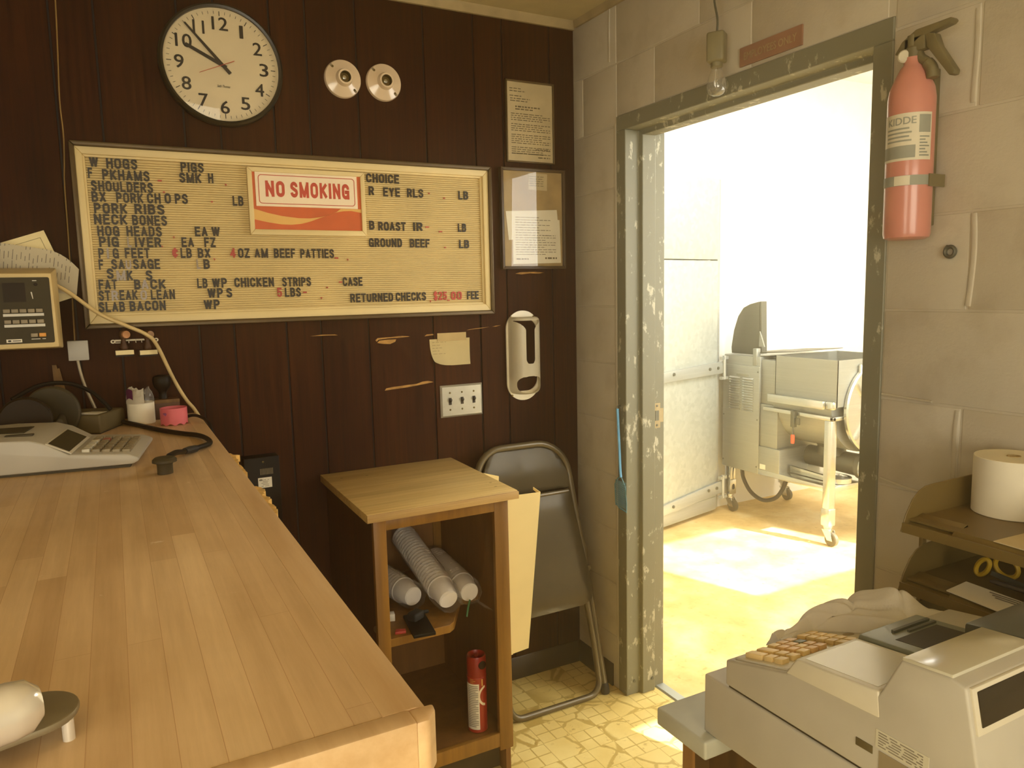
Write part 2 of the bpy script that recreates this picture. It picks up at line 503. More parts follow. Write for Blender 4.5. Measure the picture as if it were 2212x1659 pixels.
class MB:
    """collects shapes and links them as ONE mesh object"""
    def __init__(s):
        s.bm = bmesh.new()
    def _faces(s, vs, fs):
        out = []
        for f in fs:
            try:
                out.append(s.bm.faces.new([vs[i] for i in f]))
            except ValueError:
                pass
        return out
    def box(s, x0, x1, y0, y1, z0, z1, bev=0.0, seg=2, m=None):
        x0, x1 = min(x0, x1), max(x0, x1)
        y0, y1 = min(y0, y1), max(y0, y1)
        z0, z1 = min(z0, z1), max(z0, z1)
        p = [(x0,y0,z0),(x1,y0,z0),(x1,y1,z0),(x0,y1,z0),(x0,y0,z1),(x1,y0,z1),(x1,y1,z1),(x0,y1,z1)]
        return s.hexa(p, bev, seg, m)
    def hexa(s, p, bev=0.0, seg=2, m=None):
        vs = [s.bm.verts.new(Vector(q) if m is None else m @ Vector(q)) for q in p]
        fs = s._faces(vs, [(3,2,1,0),(4,5,6,7),(0,1,5,4),(1,2,6,5),(2,3,7,6),(3,0,4,7)])
        if bev > 0:
            es = list({e for f in fs for e in f.edges})
            bmesh.ops.bevel(s.bm, geom=es, offset=bev, segments=seg, profile=0.5, affect='EDGES', clamp_overlap=True)
        return s
    def prism(s, pts, axis, a0, a1, bev=0.0, seg=2, m=None):
        """polygon pts (2D) extruded along axis X, Y or Z from a0 to a1"""
        def mk(u, v, a):
            q = {'X': (a, u, v), 'Y': (u, a, v), 'Z': (u, v, a)}[axis]
            return Vector(q) if m is None else m @ Vector(q)
        A = [s.bm.verts.new(mk(u, v, a0)) for u, v in pts]
        B = [s.bm.verts.new(mk(u, v, a1)) for u, v in pts]
        n = len(pts)
        fs = [s.bm.faces.new(A), s.bm.faces.new(B[::-1])]
        for i in range(n):
            fs.append(s.bm.faces.new([A[i], B[i], B[(i+1) % n], A[(i+1) % n]]))
        bmesh.ops.recalc_face_normals(s.bm, faces=fs)
        if bev > 0:
            es = [e for e in {e for f in fs for e in f.edges} if e.calc_face_angle(0) > 0.35]
            bmesh.ops.bevel(s.bm, geom=es, offset=bev, segments=seg, profile=0.5, affect='EDGES', clamp_overlap=True)
        return s
    def poly(s, pts):
        s.bm.faces.new([s.bm.verts.new(Vector(p)) for p in pts])
        return s
    def tube(s, pts, r, n=10, closed=False, caps=True, flat=None):
        P = [Vector(p) for p in pts]
        R = r if isinstance(r, (list, tuple)) else [r]*len(P)
        k = len(P)
        T = []
        for i in range(k):
            a = P[i-1] if (i > 0 or closed) else P[i]
            b = P[(i+1) % k] if (i < k-1 or closed) else P[i]
            T.append((b-a).normalized())
        x, y = frame_for(T[0])
        rings = []
        for i in range(k):
            x = (x - T[i]*x.dot(T[i]))
            if x.length < 1e-6:
                x, y = frame_for(T[i])
            x.normalize()
            y = T[i].cross(x)
            fx, fy = (1, 1) if flat is None else flat
            rings.append([s.bm.verts.new(P[i] + R[i]*(x*math.cos(2*math.pi*j/n)*fx + y*math.sin(2*math.pi*j/n)*fy)) for j in range(n)])
        m = k if closed else k-1
        for i in range(m):
            A, B = rings[i], rings[(i+1) % k]
            for j in range(n):
                s.bm.faces.new([A[j], A[(j+1) % n], B[(j+1) % n], B[j]])
        if caps and not closed:
            s.bm.faces.new(rings[0][::-1])
            s.bm.faces.new(rings[-1])
        return s
    def cyl(s, p0, p1, r, n=20, r1=None):
        return s.tube([p0, p1], [r, r if r1 is None else r1], n)
    def lathe(s, prof, o=(0,0,0), axis=(0,0,1), n=32, caps=True):
        """profile of (radius, height) round an axis through o"""
        o = Vector(o)
        d = Vector(axis).normalized()
        x, y = frame_for(d)
        rings = []
        for r, t in prof:
            if r < 1e-6:
                rings.append([s.bm.verts.new(o + d*t)])
            else:
                rings.append([s.bm.verts.new(o + d*t + r*(x*math.cos(2*math.pi*j/n) + y*math.sin(2*math.pi*j/n))) for j in range(n)])
        for A, B in zip(rings, rings[1:]):
            for j in range(n):
                a = [A[0]] if len(A) == 1 else [A[j], A[(j+1) % n]]
                b = [B[0]] if len(B) == 1 else [B[(j+1) % n], B[j]]
                f = a + b
                if len(f) > 2:
                    s.bm.faces.new(f)
        if caps:
            if len(rings[0]) > 1:
                s.bm.faces.new(rings[0][::-1])
            if len(rings[-1]) > 1:
                s.bm.faces.new(rings[-1])
        return s
    def grid(s, fn, nu, nv, thick=0.0):
        V = [[s.bm.verts.new(Vector(fn(i/nu, j/nv))) for j in range(nv+1)] for i in range(nu+1)]
        fs = []
        for i in range(nu):
            for j in range(nv):
                fs.append(s.bm.faces.new([V[i][j], V[i+1][j], V[i+1][j+1], V[i][j+1]]))
        if thick:
            bmesh.ops.solidify(s.bm, geom=fs, thickness=thick)
        return s
    def text(s, body, x0, x1, zb, hgt, y, bold=0.0, depth=0.0015, shear=0.0, mtx=None, xkeep=False):
        """lettering on a plane facing -Y: fitted between x0 and x1, baseline zb, capital height hgt"""
        cu = bpy.data.curves.new('lettering', 'FONT')
        cu.body = body
        cu.shear = shear
        cu.resolution_u = 3
        cu.extrude = 0.5
        ob = bpy.data.objects.new('lettering', cu)
        COL.objects.link(ob)
        dg = bpy.context.evaluated_depsgraph_get()
        me = bpy.data.meshes.new_from_object(ob.evaluated_get(dg))
        bpy.data.objects.remove(ob)
        bpy.data.curves.remove(cu)
        xs = [v.co.x for v in me.vertices]
        lo, hi = min(xs), max(xs)
        cap = 0.729
        sx = (x1-x0)/(hi-lo) if not xkeep else hgt/cap
        shifts = [(0, 0)] if bold <= 0 else [(-bold, 0), (bold, 0), (0, -bold*0.5), (0, bold*0.5)]
        if bold > 0 and not xkeep:
            sx = (x1-x0)/(hi-lo+2*bold)
        for ci, (dx, dz) in enumerate(shifts):
            k = len(s.bm.verts)
            s.bm.from_mesh(me)
            s.bm.verts.ensure_lookup_table()
            for v in list(s.bm.verts)[k:]:
                q = Vector((x0 + (v.co.x-lo+max(bold, 0)+dx)*sx, y - (v.co.z+0.5)*depth - (0.00012*ci if v.co.z > 0 else 0), zb + (v.co.y+dz)*hgt/cap))
                v.co = q if mtx is None else mtx @ q
        bpy.data.meshes.remove(me)
        return s
    def dashes(s, x0, x1, z, y, hgt, fill=0.8, depth=0.0004, mtx=None):
        """a line of illegible print as small flat dashes"""
        x = x0
        end = x0 + (x1-x0)*fill
        while x < end:
            l = random.uniform(0.006, 0.02)
            e = min(x+l, end)
            s.box(x, e, y-depth, y, z, z+hgt, m=mtx)
            x = e + 0.004
        return s
    def build(s, name, mat, parent=None, ang=35, local=False, label=None, smooth=True):
        me = bpy.data.meshes.new(name)
        if parent is not None and not local:
            mw = Matrix.Identity(4)
            q = parent
            while q is not None:
                mw = q.matrix_basis @ mw
                q = q.parent
            s.bm.transform(mw.inverted())
        ob = bpy.data.objects.new(name, me)
        if parent is None:
            co = [v.co for v in s.bm.verts]
            b = Vector(((min(c.x for c in co)+max(c.x for c in co))/2, (min(c.y for c in co)+max(c.y for c in co))/2, min(c.z for c in co)))
            s.bm.transform(Matrix.Translation(-b))
            ob.location = b
        s.bm.normal_update()
        bmesh.ops.recalc_face_normals(s.bm, faces=s.bm.faces)
        s.bm.to_mesh(me)
        s.bm.free()
        if isinstance(mat, str):
            mat = M[mat]
        me.materials.append(mat)
        if smooth:
            for p in me.polygons:
                p.use_smooth = True
            me.set_sharp_from_angle(angle=math.radians(ang))
        COL.objects.link(ob)
        if parent is not None:
            ob.parent = parent
        if label:
            ob['label'] = label
        return ob

def thing(name, label, cat, loc=(0,0,0), rot=(0,0,0), group=None):
    o = bpy.data.objects.new(name, None)
    o.empty_display_size = 0.05
    COL.objects.link(o)
    o.location = loc
    o.rotation_euler = rot
    o['label'] = label
    o['category'] = cat
    if group:
        o['group'] = group
    return o

def tag(o, label, cat, group=None):
    o['label'] = label
    o['category'] = cat
    if group:
        o['group'] = group
    return o

def struct(name, mb, mat, parent=None, **k):
    o = mb.build(name, mat, parent, **k)
    o['kind'] = 'structure'
    return o

def copy_tree(o, parent=None):
    c = o.copy()
    COL.objects.link(c)
    if parent is not None:
        c.parent = parent
    for ch in [q for q in bpy.data.objects if q.parent == o]:
        copy_tree(ch, c)
    return c

def rring(x0, x1, z0, z1, r, n=5):
    """rounded rectangle outline, counter-clockwise"""
    out = []
    for cx, cz, a in ((x1-r, z1-r, 0), (x0+r, z1-r, 90), (x0+r, z0+r, 180), (x1-r, z0+r, 270)):
        for i in range(n+1):
            t = math.radians(a + 90*i/n)
            out.append((cx+r*math.cos(t), cz+r*math.sin(t)))
    return out

def bez(pts, n=8):
    """Catmull-Rom curve through points"""
    P = [Vector(p) for p in pts]
    P = [P[0]*2-P[1]] + P + [P[-1]*2-P[-2]]
    out = []
    for i in range(1, len(P)-2):
        a, b, c, d = P[i-1:i+3]
        for k in range(n):
            t = k/n
            out.append(0.5*((2*b)+(c-a)*t+(2*a-5*b+4*c-d)*t*t+(3*b-a-3*c+d)*t**3))
    out.append(P[-2])
    return out

# ------------------------------------------------------------------ the setting
CEIL = 2.445
XL, YR = -3.0, -4.6            # left and rear walls of the shop
GROOVES = [-2.85, -2.62, -2.40, -2.22, -2.03, -1.84, -1.651, -1.545, -1.336, -1.237, -1.081, -0.973, -0.816, -0.587, -0.405, -0.295, -0.103]

def back_wall():
    b = MB()
    xs = [XL] + GROOVES + [0.0]
    for x0, x1 in zip(xs, xs[1:]):
        g0 = 0.0 if x0 == XL else 0.0028
        g1 = 0.0 if x1 == 0.0 else 0.0028
        b.box(x0+g0, x1-g1, 0.0, 0.012, 0, CEIL, 0.0012, 1)
    o = struct('wall_back', b, 'paneling', smooth=False)
    g = MB()
    g.box(XL, 0.0, 0.006, 0.05, 0, CEIL)
    g.build('groove_backing', 'groove', o)
    # patches where the printed face of the paneling has torn away
    def scar(pts):
        t = MB()
        t.prism(pts, 'Y', -0.0012, 0.002)
        t.build('torn_veneer', 'torn', o)
    scar([(-0.795,1.331),(-0.787,1.338),(-0.75,1.339),(-0.70,1.341),(-0.672,1.338),(-0.70,1.336),(-0.755,1.335),(-0.785,1.332),(-0.79,1.326)])
    scar([(-0.789,1.322),(-0.782,1.329),(-0.755,1.331),(-0.722,1.331),(-0.726,1.323),(-0.744,1.316),(-0.772,1.318)])
    scar([(-0.770,1.160),(-0.765,1.167),(-0.742,1.170),(-0.715,1.171),(-0.690,1.173),(-0.655,1.174),(-0.634,1.180),(-0.612,1.181),(-0.593,1.176),(-0.620,1.172),(-0.66,1.168),(-0.70,1.164),(-0.74,1.162)])
    scar([(-0.62,1.336),(-0.612,1.342),(-0.59,1.343),(-0.585,1.339)])
    scar([(-0.46,1.350),(-0.45,1.353),(-0.41,1.356),(-0.37,1.358),(-0.41,1.3535)])
    scar([(-0.36,1.358),(-0.345,1.361),(-0.325,1.362),(-0.345,1.358)])
    scar([(-1.01,1.355),(-0.97,1.358),(-0.93,1.357),(-0.92,1.354),(-0.96,1.3545)])
    scar([(-0.26,1.546),(-0.24,1.551),(-0.18,1.552),(-0.14,1.549),(-0.165,1.545),(-0.20,1.547),(-0.235,1.543)])
back_wall()

DY0, DY1, DTOP = -1.296, -0.268, 2.062      # rough opening of the work room door
def right_wall():
    b = MB()
    L, H = 0.4064, 0.2032
    end = YR
    # mortar bed set back behind the block faces
    b.box(0.0012, 0.16, DY1, 0.05, 0, CEIL)
    b.box(0.0012, 0.16, end, DY0, 0, CEIL)
    b.box(0.0012, 0.16, DY0, DY1, DTOP, CEIL)
    rnd = random.Random(3)
    for k in range(0, 13):
        z0, z1 = k*H, min((k+1)*H, CEIL)
        if z1-z0 < 0.02:
            continue
        off = -1.485 if k % 2 else -1.282
        j = math.floor((end-off)/L)
        while off + j*L < 0.0:
            y0, y1 = max(off+j*L, end), min(off+(j+1)*L, 0.0)
            j += 1
            if y1-y0 < 0.03:
                continue
            parts = [(y0, y1, z0, z1)]
            if z1 > 0 and z0 < DTOP:
                parts = []
                if y0 < DY0:
                    parts.append((y0, min(y1, DY0), z0, z1))
                if y1 > DY1:
                    parts.append((max(y0, DY1), y1, z0, z1))
                if y1 > DY0 and y0 < DY1 and z1 > DTOP+0.03:
                    parts.append((max(y0, DY0), min(y1, DY1), DTOP, z1))
            for a, c, d, e in parts:
                if e <= DTOP+0.03 and a >= DY1-0.001:
                    if c < -0.001:
                        continue            # beside the frame one block fills each course
                    a = DY1
                if c-a < 0.025:
                    continue
                j1, j2 = rnd.uniform(-.0012, .0012), rnd.uniform(-.0012, .0012)
                b.box(-0.0005+j1*0.3, 0.02, a+0.0025, c-0.0025, d+0.0025+j2, e-0.0025, 0.0022, 3)
    o = struct('wall_right', b, 'block', ang=50)
    # ridges of mortar that were smeared proud of the joints before painting
    def ridge(pts, r):
        t = MB()
        t.tube(bez(pts, 5), r, 8, flat=(1.0, 0.6))
        t.build('mortar_ridge', 'block', o)
    ridge([(0.0,-1.490,1.62),(-0.001,-1.494,1.56),(0.0,-1.492,1.50),(-0.001,-1.487,1.432)], 0.006)
    ridge([(0.0,-1.477,1.212),(-0.001,-1.475,1.16),(0.0,-1.474,1.09),(0,-1.472,1.03)], 0.006)
    ridge([(0.0,-1.478,2.02),(-0.001,-1.480,1.95),(0.0,-1.477,1.88),(0.0,-1.476,1.84)], 0.006)
    ridge([(0.0,-0.228,2.43),(-0.001,-0.226,2.36),(0.0,-0.225,2.25)], 0.005)
    ridge([(0.0,-1.30,1.229),(0.0,-1.36,1.226),(0.0,-1.42,1.224)], 0.005)
    ridge([(0.0,-1.305,1.030),(0.0,-1.36,1.022),(0.0,-1.40,1.019)], 0.006)
    ridge([(0.0,-0.26,2.04),(-0.001,-0.262,1.6),(0.0,-0.261,1.2),(-0.001,-0.262,0.7),(0,-0.262,0.1)], 0.007)
right_wall()

b = MB(); b.box(XL, 0.16, YR, 0.05, -0.05, 0.0)
struct('floor', b, 'vinyl')
b = MB(); b.box(XL, 0.16, YR, 0.05, CEIL, CEIL+0.06)
struct('ceiling', b, 'ceiling')
b = MB(); b.box(XL-0.08, XL, YR-0.1, 0.05, 0, CEIL)
struct('wall_left', b, 'paneling')
WX0, WX1, WZ0, WZ1 = -2.75, -0.75, 0.85, 2.0
b = MB()
b.box(XL, WX0, YR-0.1, YR, 0, CEIL); b.box(WX1, 0.16, YR-0.1, YR, 0, CEIL)
b.box(WX0, WX1, YR-0.1, YR, 0, WZ0); b.box(WX0, WX1, YR-0.1, YR, WZ1, CEIL)
struct('wall_rear', b, 'paneling')
b = MB()
for a in (WX0, WX1-0.05, (WX0+WX1)/2-0.025):
    b.box(a, a+0.05, YR-0.08, YR-0.03, WZ0, WZ1)
for a in (WZ0, WZ1-0.05, (WZ0+WZ1)/2-0.02):
    b.box(WX0, WX1, YR-0.08, YR-0.03, a, a+0.05)
struct('window_1', b, 'molding')
b = MB()
b.prism([(-0.026,CEIL),(-0.024,CEIL-0.008),(-0.012,CEIL-0.022),(-0.010,CEIL-0.026),(0,CEIL-0.026),(0,CEIL)], 'X', XL, 0.0)
struct('trim_1', b, 'molding')
b = MB()
b.prism([(0,CEIL),(0,CEIL-0.024),(-0.010,CEIL-0.024),(-0.016,CEIL-0.006),(-0.016,CEIL)], 'Y', YR, -0.026)
struct('trim_2', b, 'molding')
b = MB(); b.prism([(0,0.0),(-0.008,0.0),(-0.005,0.08),(-0.001,0.086),(0,0.086)], 'Y', -0.232, -0.001)
struct('baseboard_right', b, 'baseboard')
b = MB(); b.prism([(0,0.0),(-0.008,0.0),(-0.005,0.08),(-0.001,0.086),(0,0.086)], 'X', -1.30, -0.01)
struct('baseboard_back', b, 'baseboard')

def door_frame():
    """hollow metal frame: face, rabbet, stop and second rabbet down both sides and over the head"""
    f, t = 0.050, 0.16
    prof = [(-0.004, 0.0), (-0.004, f), (0.052, f), (0.056, f+0.016), (0.112, f+0.016), (0.116, f), (0.165, f), (0.165, 0.0)]
    b = MB()
    b.prism([(x, DY1-d) for x, d in prof], 'Z', 0, DTOP-f, 0.002, 1)
    b.prism([(x, DY0+d) for x, d in prof], 'Z', 0, DTOP-f, 0.002, 1)
    b.prism([(x, DTOP-d) for x, d in prof], 'Y', DY0, DY1, 0.002, 1)
    o = struct('door_1', b, 'frame_paint')
    # strike plate let into the stop side
    s = MB()
    s.box(0.118, 0.146, DY1-f-0.002, DY1-f+0.001, 0.985, 1.075)
    s.box(0.146, 0.160, DY1-f-0.002, DY1-f+0.001, 1.005, 1.055)
    s.build('strike_plate', 'molding', o)
    s = MB()
    s.box(0.123, 0.139, DY1-f-0.0035, DY1-f-0.0015, 1.012, 1.048)
    for z in (0.995, 1.065):
        s.cyl((0.131, DY1-f-0.001, z), (0.131, DY1-f-0.0035, z), 0.004, 10)
    s.build('strike_hole', 'dark_steel', o)
    s = MB()
    for z in (0.05,):
        for x in (0.03, 0.10):
            s.cyl((x, DY1-f+0.001-(0.016 if x > .06 else 0), z), (x, DY1-f-0.002-(0.016 if x > .06 else 0), z), 0.006, 10)
    s.build('screw', 'dark_steel', o)
door_frame()
b = MB(); b.prism([(0.125,0.0),(0.13,0.006),(0.165,0.006),(0.17,0.0)], 'Y', DY0+0.05, DY1-0.05)
struct('trim_3', b, 'galv_edge')

# the work room beyond the door
BX0, BX1, BY0, BY1, BZ = 0.16, 4.4, -2.0, 1.31, 2.9
b = MB(); b.box(BX0, BX1, BY0, BY1, -0.05, 0.0)
struct('floor_2', b, 'concrete')
b = MB(); b.box(BX0, BX1, BY0, BY1, BZ, BZ+0.06)
struct('ceiling_2', b, 'white_paint')
b = MB()
b.box(BX0, BX1, BY1, BY1+0.1, 0, BZ)
struct('wall_work_room_back', b, 'white_paint')
b = MB(); b.box(BX1, BX1+0.1, BY0, BY1+0.1, 0, BZ)
struct('wall_work_room_right', b, 'white_paint')
b = MB(); b.box(BX0-0.02, BX0+0.004, DY0-0.01, BY0-0.1, 0, BZ); b.box(BX0-0.02, BX0+0.004, DY1+0.01, BY1+0.1, 0, BZ)
b.box(BX0-0.02, BX0+0.004, DY0-0.01, DY1+0.01, DTOP+0.01, BZ)
struct('wall_work_room_left', b, 'white_paint')
b = MB()
VX0, VX1, VZ0, VZ1 = 1.85, 3.05, 1.57, 2.27
UX0, UX1, UZ0, UZ1 = 0.40, 0.62, 0.93, 1.20  # unseen slot added so spots of sun land on the shop floor
b.box(BX0, UX0, BY0-0.1, BY0, 0, BZ); b.box(UX1, VX0, BY0-0.1, BY0, 0, BZ); b.box(VX1, BX1, BY0-0.1, BY0, 0, BZ)
b.box(UX0, UX1, BY0-0.1, BY0, 0, UZ0); b.box(UX0, UX1, BY0-0.1, BY0, UZ1, BZ)
b.box(VX0, VX1, BY0-0.1, BY0, 0, VZ0); b.box(VX0, VX1, BY0-0.1, BY0, VZ1, BZ)
struct('wall_work_room_front', b, 'white_paint')
b = MB()
for a in (VX0, VX1-0.03):
    b.box(a, a+0.03, BY0-0.08, BY0-0.04, VZ0, VZ1)
for a in (VZ0, VZ1-0.03):
    b.box(VX0, VX1, BY0-0.08, BY0-0.04, a, a+0.03)
struct('window_2', b, 'molding')

# ------------------------------------------------------------------ condensed block lettering drawn as strokes
def _arc(cx, cy, rx, ry, a0, a1, n=7):
    return [(cx+rx*math.cos(math.radians(a0+(a1-a0)*k/n)), cy+ry*math.sin(math.radians(a0+(a1-a0)*k/n))) for k in range(n+1)]
_O = _arc(.5,.74,.5,.26,0,180,10) + _arc(.5,.26,.5,.26,180,360,10) + [(1,.74)]
GLYPH = {   # name: (relative width, strokes in a unit box)
 'A': (.98, [[(0,0),(.5,1)],[(.5,1),(1,0)],[(.20,.30),(.80,.30)]]),
 'B': (.92, [[(0,0),(0,1)],[(0,1)]+_arc(.55,.77,.40,.23,90,-90)+[(0,.54)],[(0,.54)]+_arc(.55,.27,.45,.27,90,-90)+[(0,0)]]),
 'C': (.92, [[(1,.66)]+_arc(.5,.72,.5,.28,0,180,10)+_arc(.5,.28,.5,.28,180,360,10)+[(1,.34)]]),
 'D': (.92, [[(0,0),(0,1)],[(0,1)]+_arc(.48,.68,.52,.32,90,0)+_arc(.48,.32,.52,.32,0,-90)+[(0,0)]]),
 'E': (.82, [[(0,0),(0,1)],[(0,1),(1,1)],[(0,.52),(.88,.52)],[(0,0),(1,0)]]),
 'F': (.78, [[(0,0),(0,1)],[(0,1),(1,1)],[(0,.52),(.85,.52)]]),
 'G': (.95, [[(1,.68)]+_arc(.5,.72,.5,.28,0,180,10)+_arc(.5,.28,.5,.28,180,330,9),[(1,0),(1,.46)],[(1,.46),(.58,.46)]]),
 'H': (.92, [[(0,0),(0,1)],[(1,0),(1,1)],[(0,.52),(1,.52)]]),
 'I': (.0, [[(0,0),(0,1)]]),
 'K': (.94, [[(0,0),(0,1)],[(0,.38),(1,1)],[(.30,.56),(1,0)]]),
 'L': (.76, [[(0,0),(0,1)],[(0,0),(1,0)]]),
 'M': (1.25, [[(0,0),(0,1)],[(0,1),(.5,0)],[(.5,0),(1,1)],[(1,1),(1,0)]]),
 'N': (.96, [[(0,0),(0,1)],[(0,1),(1,0)],[(1,0),(1,1)]]),
 'O': (.95, [_O]),
 'P': (.88, [[(0,0),(0,1)],[(0,1)]+_arc(.55,.73,.45,.27,90,-90)+[(0,.46)]]),
 'R': (.92, [[(0,0),(0,1)],[(0,1)]+_arc(.55,.74,.43,.26,90,-90)+[(0,.48)],[(.55,.48),(1,0)]]),
 'S': (.90, [[(.98,.72)]+_arc(.5,.76,.48,.24,0,200,10)+_arc(.5,.26,.5,.26,30,-180,12)]),
 'T': (.86, [[(.5,0),(.5,1)],[(0,1),(1,1)]]),
 'U': (.92, [[(0,1)]+_arc(.5,.28,.5,.28,180,360,10)+[(1,1)]]),
 'V': (.94, [[(0,1),(.5,0)],[(.5,0),(1,1)]]),
 'W': (1.38, [[(0,1),(.25,0)],[(.25,0),(.5,1)],[(.5,1),(.75,0)],[(.75,0),(1,1)]]),
 'X': (.92, [[(0,0),(1,1)],[(0,1),(1,0)]]),
 'Y': (.92, [[(0,1),(.5,.46)],[(1,1),(.5,.46)],[(.5,.46),(.5,0)]]),
 'Z': (.86, [[(0,1),(1,1)],[(1,1),(0,0)],[(0,0),(1,0)]]),
 '0': (.85, [_O]),
 '2': (.85, [[(0,.70)]+_arc(.5,.74,.5,.26,170,-20,9)+[(0,0)],[(0,0),(1,0)]]),
 '4': (.90, [[(.72,0),(.72,1)],[(.72,1),(0,.28)],[(0,.28),(1,.28)]]),
 '5': (.85, [[(.95,1),(.10,1)],[(.10,1),(.04,.52)]+_arc(.48,.31,.52,.31,125,-170,11)]),
 '$': (.85, [[(.98,.72)]+_arc(.5,.76,.48,.24,0,200,10)+_arc(.5,.26,.5,.26,30,-180,12),[(.5,-.1),(.5,1.1)]]),
 '\u00a2': (.80, [[(1,.62)]+_arc(.5,.66,.5,.22,0,180,10)+_arc(.5,.34,.5,.22,180,360,10),[(.5,-.02),(.5,1.02)]]),
}
def block_text(b, body, x0, x1, zb, H, y, weight=0.20, depth=0.0028):
    """stroke letters fitted between x0 and x1 on a plane facing -Y; weight = stroke / capital height"""
    base, gap = 0.50, 0.16
    adv, tot = [], 0.0
    for ch in body:
        if ch == ' ':
            adv.append(0.34); tot += 0.34+gap; continue
        w = GLYPH[ch][0]*base + weight
        adv.append(w); tot += w+gap
    tot -= gap
    sx = (x1-x0)/(tot*H)
    pen = 0.0
    lay = 0
    t = weight/2
    for ch, w in zip(body, adv):
        if ch != ' ':
            gw = w - weight
            for st in GLYPH[ch][1]:
                P = [Vector((pen + t + u*gw, t + v*(1-weight))) for u, v in st]
                P = [p for i, p in enumerate(P) if i == 0 or (p-P[i-1]).length > 1e-4]
                d0, d1 = (P[0]-P[1]).normalized(), (P[-1]-P[-2]).normalized()
                closed = (P[0]-P[-1]).length < 1e-3
                straight = len(P) == 2
                if not closed:
                    e = t*0.98 if straight and (abs(d0.x) < .05 or abs(d0.y) < .05) else (t*0.55 if straight else 0)
                    P[0] = P[0] + d0*e
                    P[-1] = P[-1] + d1*e
                L, R = [], []
                n = len(P)
                for i in range(n):
                    a = P[i]-P[i-1] if i > 0 else (P[-1]-P[-2] if closed else P[1]-P[0])
                    c = P[i+1]-P[i] if i < n-1 else (P[1]-P[0] if closed else P[-1]-P[-2])
                    d = (a.normalized()+c.normalized())
                    d = d.normalized() if d.length > 1e-6 else c.normalized()
                    nn = Vector((-d.y, d.x))
                    k = min(1.6, 1/max(0.4, nn.dot(Vector((-c.normalized().y, c.normalized().x)))))
                    L.append(P[i]+nn*t*k); R.append(P[i]-nn*t*k)
                dz = depth + 0.00012*(lay % 5)
                lay += 1
                def mk(p, yy):
                    z = min(max(p.y, -0.12), 1.12)
                    if ch not in '$':
                        z = min(max(z, 0.0), 1.0)
                    return b.bm.verts.new(Vector((x0 + p.x*H*sx, yy, zb + z*H)))
                F = [(mk(l, y-dz), mk(r, y-dz)) for l, r in zip(L, R)]
                K = [(mk(l, y), mk(r, y)) for l, r in zip(L, R)]
                for i in range(n-1):
                    b.bm.faces.new([F[i][0], F[i][1], F[i+1][1], F[i+1][0]])
                    b.bm.faces.new([F[i][0], F[i+1][0], K[i+1][0], K[i][0]])
                    b.bm.faces.new([F[i+1][1], F[i][1], K[i][1], K[i+1][1]])
                b.bm.faces.new([F[0][1], F[0][0], K[0][0], K[0][1]])
                b.bm.faces.new([F[-1][0], F[-1][1], K[-1][1], K[-1][0]])
        pen += w + gap
    return b

# ------------------------------------------------------------------ on the paneled wall
def clock():
    cx, cz, R = -1.224, 2.152, 0.162
    tilt = math.radians(0)
    t = thing('wall_clock', 'large round office clock with dark rim and cream face on brown paneling', 'clock', (cx, -0.001, cz))
    b = MB()
    b.lathe([(R+0.006, 0.0), (R+0.010, 0.014), (R+0.008, 0.030), (R+0.002, 0.036), (R-0.004, 0.034), (R-0.004, 0.020), (0, 0.020)], (cx, -0.001, cz), (0, -1, 0), 72)
    b.build('rim', 'clock_rim', t)
    b = MB(); b.lathe([(R-0.003, 0.0205), (R-0.003, 0.0235), (0, 0.0235)], (cx, -0.001, cz), (0, -1, 0), 72, False)
    b.build('face', 'clock_face', t)
    hgt = 0.0375
    cap = {k: str(k) for k in range(1, 13)}
    for k in range(1, 13):
        a = math.radians(30*k)
        r = 0.116
        x, z = cx+r*math.sin(a), cz+r*math.cos(a)
        wd = 0.0255 if k < 10 else 0.044
        if k == 1:
            wd = 0.0105
        if k == 11:
            wd = 0.031
        b = MB()
        b.text(cap[k], x-wd/2, x+wd/2, z-hgt/2, hgt, -0.0255, bold=0.012, depth=0.0005)
        b.build('numeral', 'ink', t, smooth=False)
    b = MB()
    for k in range(60):
        a = math.radians(6*k)
        big = k % 5 == 0
        r0, r1 = (0.136, 0.149) if big else (0.141, 0.149)
        wd = 0.0011 if big else 0.0006
        s, c = math.sin(a), math.cos(a)
        q = []
        for rr, ww in ((r0, -wd), (r0, wd), (r1, wd), (r1, -wd)):
            q.append((cx+rr*s+ww*c, -0.0252, cz+rr*c-ww*s))
        b.poly(q)
    b.build('minute_marks', 'ink', t)
    def hand(name, ang, l, tail, w0, w1, y, mat):
        a = math.radians(ang)
        s, c = math.sin(a), math.cos(a)
        b = MB()
        pts = [(-tail, -w0), (-tail, w0), (l, w1), (l, -w1)]
        b.prism([(cx+r*s+ww*c, cz+r*c-ww*s) for r, ww in pts], 'Y', y, y-0.001)
        b.build(name, mat, t)
    hand('hour_hand', 296.5, 0.108, 0.012, 0.0052, 0.0045, -0.027, 'ink')
    hand('minute_hand', 318.0, 0.142, 0.030, 0.0052, 0.0026, -0.029, 'ink')
    hand('second_hand', 247.0, 0.070, 0.036, 0.0009, 0.0006, -0.031, 'sign_red')
    b = MB()
    b.text('Seth Thomas', cx-0.018, cx+0.018, cz-0.062, 0.0075, -0.0252, shear=0.35, depth=0.0004)
    b.build('maker_name', 'ink', t)
    b = MB()
    b.lathe([(R-0.004, 0.032), (R*0.8, 0.037), (R*0.45, 0.041), (0, 0.042)], (cx, -0.001, cz), (0, -1, 0), 72, False)
    b.build('lens', 'glass', t)
clock()

